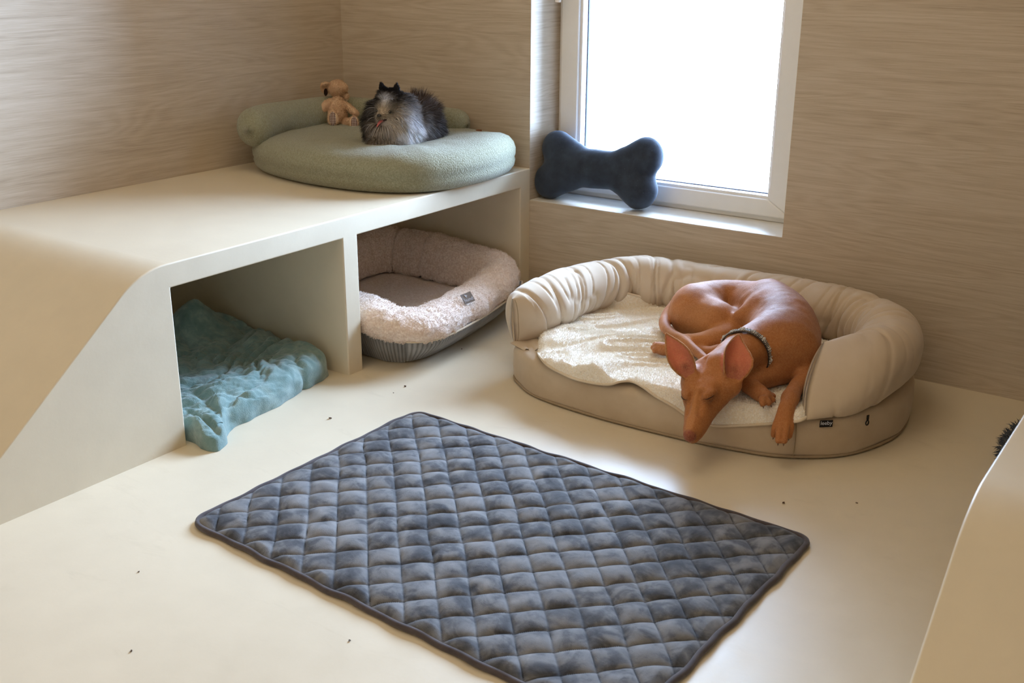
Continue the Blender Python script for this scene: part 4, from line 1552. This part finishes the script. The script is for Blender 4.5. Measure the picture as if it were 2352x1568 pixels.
    mt = t.set(cc, 0.6, 0.16, sheen=0.08)
    mk('body', V, Q, mt, th, col=c)
    # closed eyes: dark lid lines laid on the coat
    M_lid = plain('dark_lid', lin(46, 24, 17), 0.5)
    for pe in eyel:
        out = []
        for p_ in catmull(pe, 9):
            w_ = V[np.argsort(((V - (p_ + u * .004)) ** 2).sum(1))[:6]].mean(0)
            out.append(w_ + unit(w_ - (O + f * .08)) * .0003)
        out = np.array(out)
        Ve_, Fe_ = tube(catmull(out[::2], 12), np.interp(np.linspace(0, 1, 12), [0, .3, .7, 1], [.0004, .0009, .001, .0003]), 6)
        mk('eyelid_line', Ve_, Fe_, M_lid, th)
    # pale hair edge round each ear
    M_rim = plain('pale_ear_edge', lin(186, 138, 94), 0.8)
    for pts, face, ax, b0, ln in inner:
        lat = np.cross(ax, face)
        tt_ = np.linspace(0.02, 1, 22)
        wt = np.interp(tt_, (pts[:, :3] - b0) @ ax / ln, pts[:, 3])
        zz = 30.0 * (1.25 - .5 * tt_) * wt ** 2 - .006 * np.sin(tt_ * 3.1)
        e1 = b0 + ax * (ln * tt_)[:, None] + lat * wt[:, None] + face * zz[:, None]
        e2 = b0 + ax * (ln * tt_)[:, None] - lat * wt[:, None] + face * zz[:, None]
        Ve_, Fe_ = tube(catmull(np.vstack([e1, e2[::-1][1:]]), 80), .0013, 7)
        mk('ear_edge', Ve_, Fe_, M_rim, th)
    # claws
    M_claw = plain('brown_claw', lin(112, 84, 66), 0.35, 0.5)
    for b_, c_, r_ in toes:
        d_ = unit(c_ - b_)
        e_ = unit(d_ + np.array([0, 0, -.5]))
        Vc, Fc = tube([c_ + d_ * r_ * .35, c_ + d_ * (r_ * .8), c_ + d_ * (r_ * .8) + e_ * .0028, c_ + d_ * r_ * .8 + e_ * .005], [.0022, .002, .0013, .0004], 7)
        mk('claw', Vc, Fc, M_claw, th)
    # jewelled collar
    nk = unit(at(1668, 850, .186) - at(1735, 780, .2))
    cc_ = at(1704, 812, .192)
    upn = np.array([0, 0, 1.0]); upn = unit(upn - nk * (upn @ nk))
    sdn = np.cross(nk, upn)
    colr = thing('collar', (0, 0, 0))
    colr.parent = th
    colr['label'] = 'jewelled silver collar'
    R_ = []
    an = np.linspace(0, 2 * np.pi, 72, endpoint=False)
    Fsub = s
    for a_ in an:
        d_ = upn * math.cos(a_) + sdn * math.sin(a_)
        rr = .03
        while rr < .09:          # walk out to the coat
            p_ = cc_ + d_ * rr
            i_ = np.round((p_ - s.lo) / s.h).astype(int)
            if (i_ < 0).any() or (i_ >= s.n).any() or s.F[tuple(i_)] > 0:
                break
            rr += .001
        R_.append(min(rr, .062))
    R_ = np.array(R_)
    for _ in range(6):
        R_ = (np.roll(R_, 1) + R_ * 2 + np.roll(R_, -1)) / 4
    R_ = R_ + .0022
    ringp = np.array([cc_ + (upn * math.cos(a_) + sdn * math.sin(a_)) * r_ for a_, r_ in zip(an, R_)])
    M_band = plain('dark_metal_band', lin(62, 52, 46), 0.4, 0.5, 0.3)
    M_stone = plain('silver_stone', lin(232, 230, 226), 0.2, 0.8, 0.5, var=0.02)
    rows = []
    for w_, h_ in ((-.0095, 0), (-.0095, .0022), (0, .0034), (.0095, .0022), (.0095, 0)):
        rows.append(np.array([p + nk * w_ + unit(p - cc_) * h_ for p in ringp]))
    Vb = np.vstack(rows)
    mk('band', Vb, grid_faces(5, 72, True, True), M_band, colr)
    ico = bmesh.new()
    bmesh.ops.create_icosphere(ico, subdivisions=1, radius=1.0)
    iv = np.array([v.co[:] for v in ico.verts]); if_ = [[v.index for v in fc.verts] for fc in ico.faces]
    ico.free()
    bits = []
    dn = catmull(ringp, 110, True)
    for k, p in enumerate(dn):       # woven chain of tiny beads
        o_ = unit(p - cc_)
        for w_ in (-.006, -.002, .002, .006):
            bits.append((iv * np.array([.0014] * 3) + p + nk * (w_ + (.001 if k % 2 else -.001)) + o_ * .003, if_))
    mk('bead_chain', *merge(*bits), M_beads, colr, smooth=False)['kind'] = 'stuff'
    st = catmull(ringp, 14, True)
    for k, p in enumerate(st):
        o_ = unit(p - cc_)
        tn_ = np.cross(nk, o_)
        big = .0056 if k % 2 == 0 else .0034
        ps = [(iv * np.array([big] * 3) * .9 + p + o_ * .004, if_)]
        for j in range(6):
            a_ = j * math.pi / 3
            ps.append((iv * .0019 + p + o_ * .0042 + (nk * math.cos(a_) + tn_ * math.sin(a_)) * (big + .0026), if_))
        mk('rhinestone', *merge(*ps), M_stone, colr, smooth=False)


M_beads = plain('pewter_beads', lin(182, 176, 168), 0.3, 0.6, 0.4, var=0.1)
hound()

# ------------------------------------------------------------------ fluffy merle pomeranian on the sage bed
def pomeranian():
    G = at(880, 347, 0.513)
    toc = unit((CAM - G) * np.array([1, 1, 0]))
    rt = unit(RGT * np.array([1, 1, 0]))
    up = np.array([0, 0, 1.0])
    fb_ = unit(toc * .9 - rt * .35)             # body axis
    fh = unit(toc * .85 - rt * .5 - up * .15)  # where the head looks
    lh = np.cross(up, fh); lh = unit(lh)        # dog's left, viewer's right
    uh = np.cross(fh, lh)
    th = thing('pomeranian', tuple(G), 'fluffy black, grey and white pomeranian with its tongue out on the sage bed', 'dog')
    s = Sdf(G + np.array([-.22, -.14, -.02]), G + np.array([.16, .24, .25]), .0026)
    c1 = G - fb_ * .062 + rt * .008 + up * .062
    c2 = G - fb_ * .135 + rt * .05 + up * .054
    hc = G - fb_ * .05 + rt * .008 + up * .119
    s.ell(c1, (.06, .06, .058), .03)
    s.ell(c2, (.058, .058, .048), .03)
    s.chain([np.append(c1 + up * .02, .046), np.append(hc, .036)], .03)
    s.ell(hc + uh * .006, (.038, .038, .041), .02)
    # cheeks, stop, open muzzle
    hq = lambda x, y, z: hc + fh * x + lh * y + uh * z
    for sg in (-1, 1):
        s.ell(hq(.012, .02 * sg, -.012), (.018, .018, .018), .012)
    s.chain([np.append(hq(.024, 0, -.004), .0175), np.append(hq(.046, 0, -.010), .0115), np.append(hq(.06, 0, -.011), .0085)], .01)
    s.chain([np.append(hq(.02, 0, -.024), .0125), np.append(hq(.036, 0, -.030), .0075), np.append(hq(.044, 0, -.033), .0055)], .005)
    s.cap(hq(.026, 0, -.0215), hq(.06, 0, -.0235), .0035, .005, .002, 'cut')
    # ears
    for sg in (-1, 1):
        b = hq(-.004, .021 * sg, .039)
        s.chain([np.append(b, .0125), np.append(b + uh * .012 + lh * .003 * sg, .009), np.append(b + uh * .026 + lh * .006 * sg, .0025)], .008, flat=fh, fl=.6, n=10)
    # front paws
    for sg in (-1, 1):
        p0 = G + rt * (.02 * sg + .004) + fb_ * -.03 + up * .02
        s.chain([np.append(p0, .017), np.append(p0 + fb_ * .03 - up * .006, .013), np.append(p0 + fb_ * .044 - up * .009, .011)], .012)
    V, Q = s.mesh(2)
    N = vnormals(V, Q)
    if ((N * (V - c1)).sum(1)).mean() < 0:
        Q, N = Q[:, ::-1], -N
    black, char, grey, silver, tan, tan2, brown, white = (np.array(lin(*x)) for x in ((26, 25, 28), (54, 51, 52), (150, 144, 142), (236, 238, 246), (190, 174, 152), (188, 174, 156), (78, 62, 52), (255, 254, 255)))
    blobs = [  # centre, radius, colour, weight
        (hq(-.012, 0, .04), .04, black, 1.0), (hq(-.006, .04, .012), .028, black, .95), (hq(-.004, -.044, -.004), .042, black, 1.0),
        (hq(.03, .004, .022), .017, grey, .9), (hq(.033, .004, .03), .012, silver, .6), (hq(.045, 0, -.006), .024, tan, .95),
        (hq(.02, .028, -.012), .022, tan, .95), (hq(.03, -.02, -.004), .014, grey, .7), (hq(.016, .014, -.036), .03, tan, .95),
        (c1 + toc * .055 - rt * .01 - up * .012, .055, tan2, .95), (c1 + toc * .058 - rt * .02 + up * .005, .03, grey, .6), (c1 - rt * .066 + up * .01, .044, black, .95), (c1 - rt * .055 + toc * .03 - up * .045, .032, char, .8),
        (c1 + rt * .064 + toc * .03 + up * .012, .046, silver, 1.0), (c1 + rt * .055 + toc * .04 - up * .028, .046, white, 1.0), (hc + rt * .05 - up * .02, .03, grey, .9), (hc + rt * .045 + up * .012 - fh * .02, .02, grey, .7),  # silver and white mane, whitened further to carry the window light
        (c2 + rt * .03 + up * .0, .05, char, .85), (c2 + up * .05, .05, brown, .9), (c2 + rt * .03 + toc * .05 - up * .045, .028, grey, .6),
        (G + up * .006 + rt * .025, .02, black, .8), (G + up * .008 - rt * .01 + fb_ * .01, .02, brown, .8)]
    for sg in (-1, 1):
        blobs.append((hq(.034, .0185 * sg, -.002), .0085, black, .9))

    def coat(P):
        c = np.tile(char, (len(P), 1))
        for b, r, col, w in blobs:
            k = (np.exp(-((P - b) ** 2).sum(1) / r ** 2 * 1.3) * w)
            k = np.clip(k * 1.35, 0, 1)[:, None]
            c = c * (1 - k) + col * k
        return c
    body = mk('body', V, Q, attr_mat('pom_skin', .8, .1, bump=(300.0, .4, .002)), th, col=coat(V))
    # coat of single strands, long on ruff and flanks, short on the face
    n = 90000
    P, D = scatter(V, Q, n)
    R = P - hc
    hx, hy, hz = R @ fh, R @ lh, R @ uh
    face = np.clip((hx - .004) / .014, 0, 1) * (np.abs(hy) < .034) * (hz > -.034) * (hz < .03) * (np.linalg.norm(R, axis=1) < .075)
    mouth = (hx > .026) & (np.abs(hy) < .011) & (hz < -.014) & (hz > -.036)
    ear = (hz > .042) & (hx < .02)
    low = np.clip((P[:, 2] - G[2] - .004) / .02, 0, 1)
    L = np.where(ear, .010, .042) * (1 - face * .74)
    crown = np.clip((hz - .012) / .02, 0, 1) * (np.linalg.norm(R, axis=1) < .075)
    L = L * (1 - .62 * crown * ~ear)
    L = L * RNG.uniform(.6, 1.2, n) * (.3 + .7 * low)
    tail = np.exp(-((P - (c2 + up * .05)) ** 2).sum(1) / .05 ** 2)
    L = L * (1 + tail * .55)
    keep = ~mouth
    P, D, L, face, ear, tail = P[keep], D[keep], L[keep], face[keep], ear[keep], tail[keep]
    n = len(P)
    back = P - (hc + fh * .05)
    back = back / (np.linalg.norm(back, axis=1)[:, None] + 1e-9)
    clump = np.stack([vnoise(P, 60, 3), vnoise(P, 60, 4), vnoise(P, 60, 5)], 1)
    d0 = D * .9 + back * .55 + clump * .45 + RNG.normal(size=D.shape) * .14
    d1 = D * .35 + back * .6 + np.array([0, 0, -1.05]) * (1 - tail)[:, None] + up * tail[:, None] * .5 + clump * .6 + RNG.normal(size=D.shape) * .2
    d0 = np.where(ear[:, None], D * .4 + uh * .9 + RNG.normal(size=D.shape) * .12, d0)
    d1 = np.where(ear[:, None], uh + RNG.normal(size=D.shape) * .15, d1)
    fd = D * .35 + back * 1.0 + RNG.normal(size=D.shape) * .1
    d0 = d0 * (1 - face)[:, None] + fd * face[:, None]
    d1 = d1 * (1 - face)[:, None] + fd * face[:, None]
    d0 /= np.linalg.norm(d0, axis=1)[:, None]
    col = coat(P) * (1 + RNG.normal(size=(n, 1)) * .28)
    streak = (RNG.random(n) < .10)[:, None] * (1 - ear[:, None]) * (1 - face[:, None])
    col = col * (1 - streak * .6) + np.array(lin(176, 174, 182)) * streak * .6 * np.clip(coat(P).mean(1) / .06, .1, 1)[:, None]
    Vh, Fh, Ch = hairs(P - D * .0015, d0, d1, L, np.where(face > .4, .0011, .0015), 4, np.clip(col, 0.003, 1), sides=2)
    low_ = Vh[:, 2] < G[2] + .0015
    Vh[low_, 2] = G[2] + .0015
    Vh[:, 1] = np.minimum(Vh[:, 1], -.006)
    fur = mk('fur', Vh, Fh, attr_mat('pom_fur', .55, .2), th, col=Ch)
    fur['kind'] = 'stuff'

    def ball(name, c, r, mat, sq=(1, 1, 1), parent=th):
        bm = bmesh.new()
        bmesh.ops.create_uvsphere(bm, u_segments=16, v_segments=10, radius=1.0)
        v = np.array([x.co[:] for x in bm.verts])
        f = [[q.index for q in fc.verts] for fc in bm.faces]
        bm.free()
        v = c + (v[:, :1] * sq[0] * fh + v[:, 1:2] * sq[1] * lh + v[:, 2:3] * sq[2] * uh) * r
        return mk(name, v, f, mat, parent)
    M_eye = plain('dark_eye', lin(20, 13, 11), 0.06, 0.8, var=0.01)
    M_nose = plain('black_nose', lin(30, 29, 32), 0.35, 0.5)
    M_tong = plain('pink_tongue', lin(218, 120, 118), 0.4, 0.4)
    M_mouth = plain('dark_mouth', lin(56, 26, 26), 0.5)
    for sg in (-1, 1):
        d_ = unit(hq(.036, .0185 * sg, -.001) - hc)
        e_ = s.hit(hc + d_ * .09, -d_, 0, .09)
        ball('eye', e_ + d_ * .0016, .0047, M_eye)
    ball('nose', hq(.067, 0, -.006), .0066, M_nose, (.8, 1.1, .85))
    ball('mouth_lining', hq(.038, .004, -.022), .0125, M_mouth, (1.3, .95, .5))
    tp = catmull([hq(.03, 0, -.0225), hq(.046, -.002, -.0235), hq(.058, -.005, -.0265), hq(.065, -.009, -.033), hq(.067, -.012, -.04)], 12)
    Vt, Ft = tube(tp, np.array([.0055, .006, .0064, .0067, .0068, .0068, .0067, .0064, .006, .0052, .0038, .0015]), 12, up=uh, ry=.0016)
    mk('tongue', Vt, Ft, M_tong, th)


pomeranian()


# ------------------------------------------------------------------ teddy bear beside it
def teddy():
    G = at(776, 298, 0.513)
    toc = unit((CAM - G) * np.array([1, 1, 0]))
    rt = unit(RGT * np.array([1, 1, 0]))
    up = np.array([0, 0, 1.0])
    px = 1.0 / (FPX / ((G - CAM) @ FWD))
    th = thing('teddy_bear', tuple(G), 'tan teddy bear with gingham foot pads sitting on the sage bed', 'teddy bear')
    w = lambda u, v, f=0.0: G + RGT * ((u - 776) * px) - UPV * ((v - 298) * px) + toc * f   # plane through the seat
    s = Sdf(G - np.array([.1, .1, .01]), G + np.array([.1, .1, .19]), .0024)
    s.ell(w(774, 264, -.012), (.034, .033, .037), .012)
    s.ell(w(776, 240, -.014), (.024, .023, .025), .015)
    hc = w(775, 204, -.014)
    s.ell(hc, (.0285, .0285, .0275), .006)
    s.ell(w(789, 202, .004), (.014, .014, .012), .012)                       # muzzle, turned away to the right
    s.leaf(w(758, 197, -.006), unit(w(740, 209, 0) - w(758, 197, 0)), unit(toc * .8 + rt * .15 - up * .3), .032, [(-.06, .013), (.2, .018), (.55, .021), (.8, .016), (1.0, .005)], 14.0, .0045, .004)
    s.ell(w(795, 222, -.018), (.011, .009, .012), .005)                      # far ear, folded down
    s.chain([np.append(w(757, 236, 0), .013), np.append(w(741, 249, .012), .0155), np.append(w(730, 263, .018), .0165)], .005, n=10)
    s.chain([np.append(w(793, 240, 0), .010), np.append(w(807, 251, .01), .0105), np.append(w(817, 259, .014), .010)], .005, n=10)
    feet = []
    for (u_, v_, du, r) in ((765, 269, -.35, .0175), (812, 279, .45, .0165)):
        a, b = w(u_ + (8 if u_ < 790 else -12), v_ + 6, .0), w(u_, v_, .036)
        fd = unit(toc + rt * du * .5 + up * .12)
        s.chain([np.append(a, .019), np.append(b - fd * .01, r)], .008, n=8)
        s.cap(b - up * .007, b + up * .008, r * .95, r * .9, .006, flat=fd, fl=.55)
        feet.append((b, fd, r))
    V, Q = s.mesh(2)
    N = vnormals(V, Q)
    if ((N * (V - w(774, 264, -.012))).sum(1)).mean() < 0:
        Q, N = Q[:, ::-1], -N
    V[:, 2] = np.maximum(V[:, 2], G[2] + .001)
    tan, tan2 = np.array(lin(230, 200, 168)), np.array(lin(210, 174, 140))
    k = np.clip(.5 + .7 * fbm(V, 40, 2, 3), 0, 1)[:, None]
    mk('body', V, Q, attr_mat('teddy_plush', .9, .05, bump=(350.0, .8, .003)), th, col=tan * k + tan2 * (1 - k))
    P, D = scatter(V, Q, 15000)
    sole = np.zeros(len(P), bool)
    for b, fd, r in feet:
        q = P - b
        sole |= ((q @ fd) > .004) & (np.linalg.norm(q - (q @ fd)[:, None] * fd, axis=1) < r * 1.1)
    P, D = P[~sole], D[~sole]
    cl = np.stack([vnoise(P, 110, 3), vnoise(P, 110, 4), vnoise(P, 110, 5)], 1)
    d0 = D + cl * .6 + RNG.normal(size=D.shape) * .25
    d1 = D * .4 + cl * 1.2 + np.array([0, 0, -.3]) + RNG.normal(size=D.shape) * .3
    kk = np.clip(.5 + .7 * fbm(P, 40, 2, 3), 0, 1)[:, None]
    col = (tan * kk + tan2 * (1 - kk)) * (1 + RNG.normal(size=(len(P), 1)) * .1)
    Vh, Fh, Ch = hairs(P - D * .001, d0 / np.linalg.norm(d0, axis=1)[:, None], d1, RNG.uniform(.003, .0065, len(P)), .0013, 2, np.clip(col, 0, 1))
    Vh[:, 2] = np.maximum(Vh[:, 2], G[2] + .0005)
    mk('plush_pile', Vh, Fh, attr_mat('teddy_pile', .85, .08), th, col=Ch)['kind'] = 'stuff'
    # gingham pads
    t = NT('gingham')
    tc = t.n('ShaderNodeTexCoord').outputs['Object']
    va = t.n('ShaderNodeVectorMath', operation='DOT_PRODUCT'); va.inputs[1].default_value = tuple(rt)
    t.link(tc, va.inputs[0])
    sx = t.n('ShaderNodeSeparateXYZ'); t.link(tc, sx.inputs[0])
    st = lambda o: t.math('GREATER_THAN', t.math('SINE', t.math('MULTIPLY', o, 1250.0)), 0.0)
    sm = t.math('MULTIPLY', t.math('ADD', st(va.outputs['Value']), st(sx.outputs['Z'])), 0.5)
    M_g = t.set(t.ramp(sm, [(0.2, lin(232, 222, 212)), (0.4, lin(150, 118, 110)), (0.9, lin(66, 38, 36))], 'CONSTANT'), .85, .1)
    for b, fd, r in feet:
        ex = unit(np.cross(up, fd)); ey = np.cross(fd, ex)
        rows = []
        for q, h in ((0.02, .004), (.4, .0037), (.75, .0028), (.95, .001), (1.0, -.003)):
            a_ = np.linspace(0, 2 * np.pi, 28, endpoint=False)
            rows.append(b + fd * (.0085 + h * .7) + ex * (np.cos(a_) * q * r * .62)[:, None] + ey * (np.sin(a_) * q * r * 1.28)[:, None])
        mk('foot_pad', np.vstack(rows), grid_faces(5, 28, False, True), M_g, th)
    t2 = plain('dark_plaid', lin(52, 38, 34), .85, .1, var=.5, scale=260.0)
    c_, fd = w(748, 211, .0035), unit(toc * .8 + rt * .15 - up * .3)
    ex = unit(np.cross(up, fd)); ey = np.cross(fd, ex)
    rows = []
    for q, h in ((.02, .0), (.6, .0008), (1.0, .003), (1.0, .0)):
        a_ = np.linspace(0, 2 * np.pi, 24, endpoint=False)
        rows.append(c_ + fd * h + ex * (np.cos(a_) * q * .0062)[:, None] + ey * (np.sin(a_) * q * .0125)[:, None])
    mk('ear_lining', np.vstack(rows), grid_faces(4, 24, False, True), t2, th)


teddy()
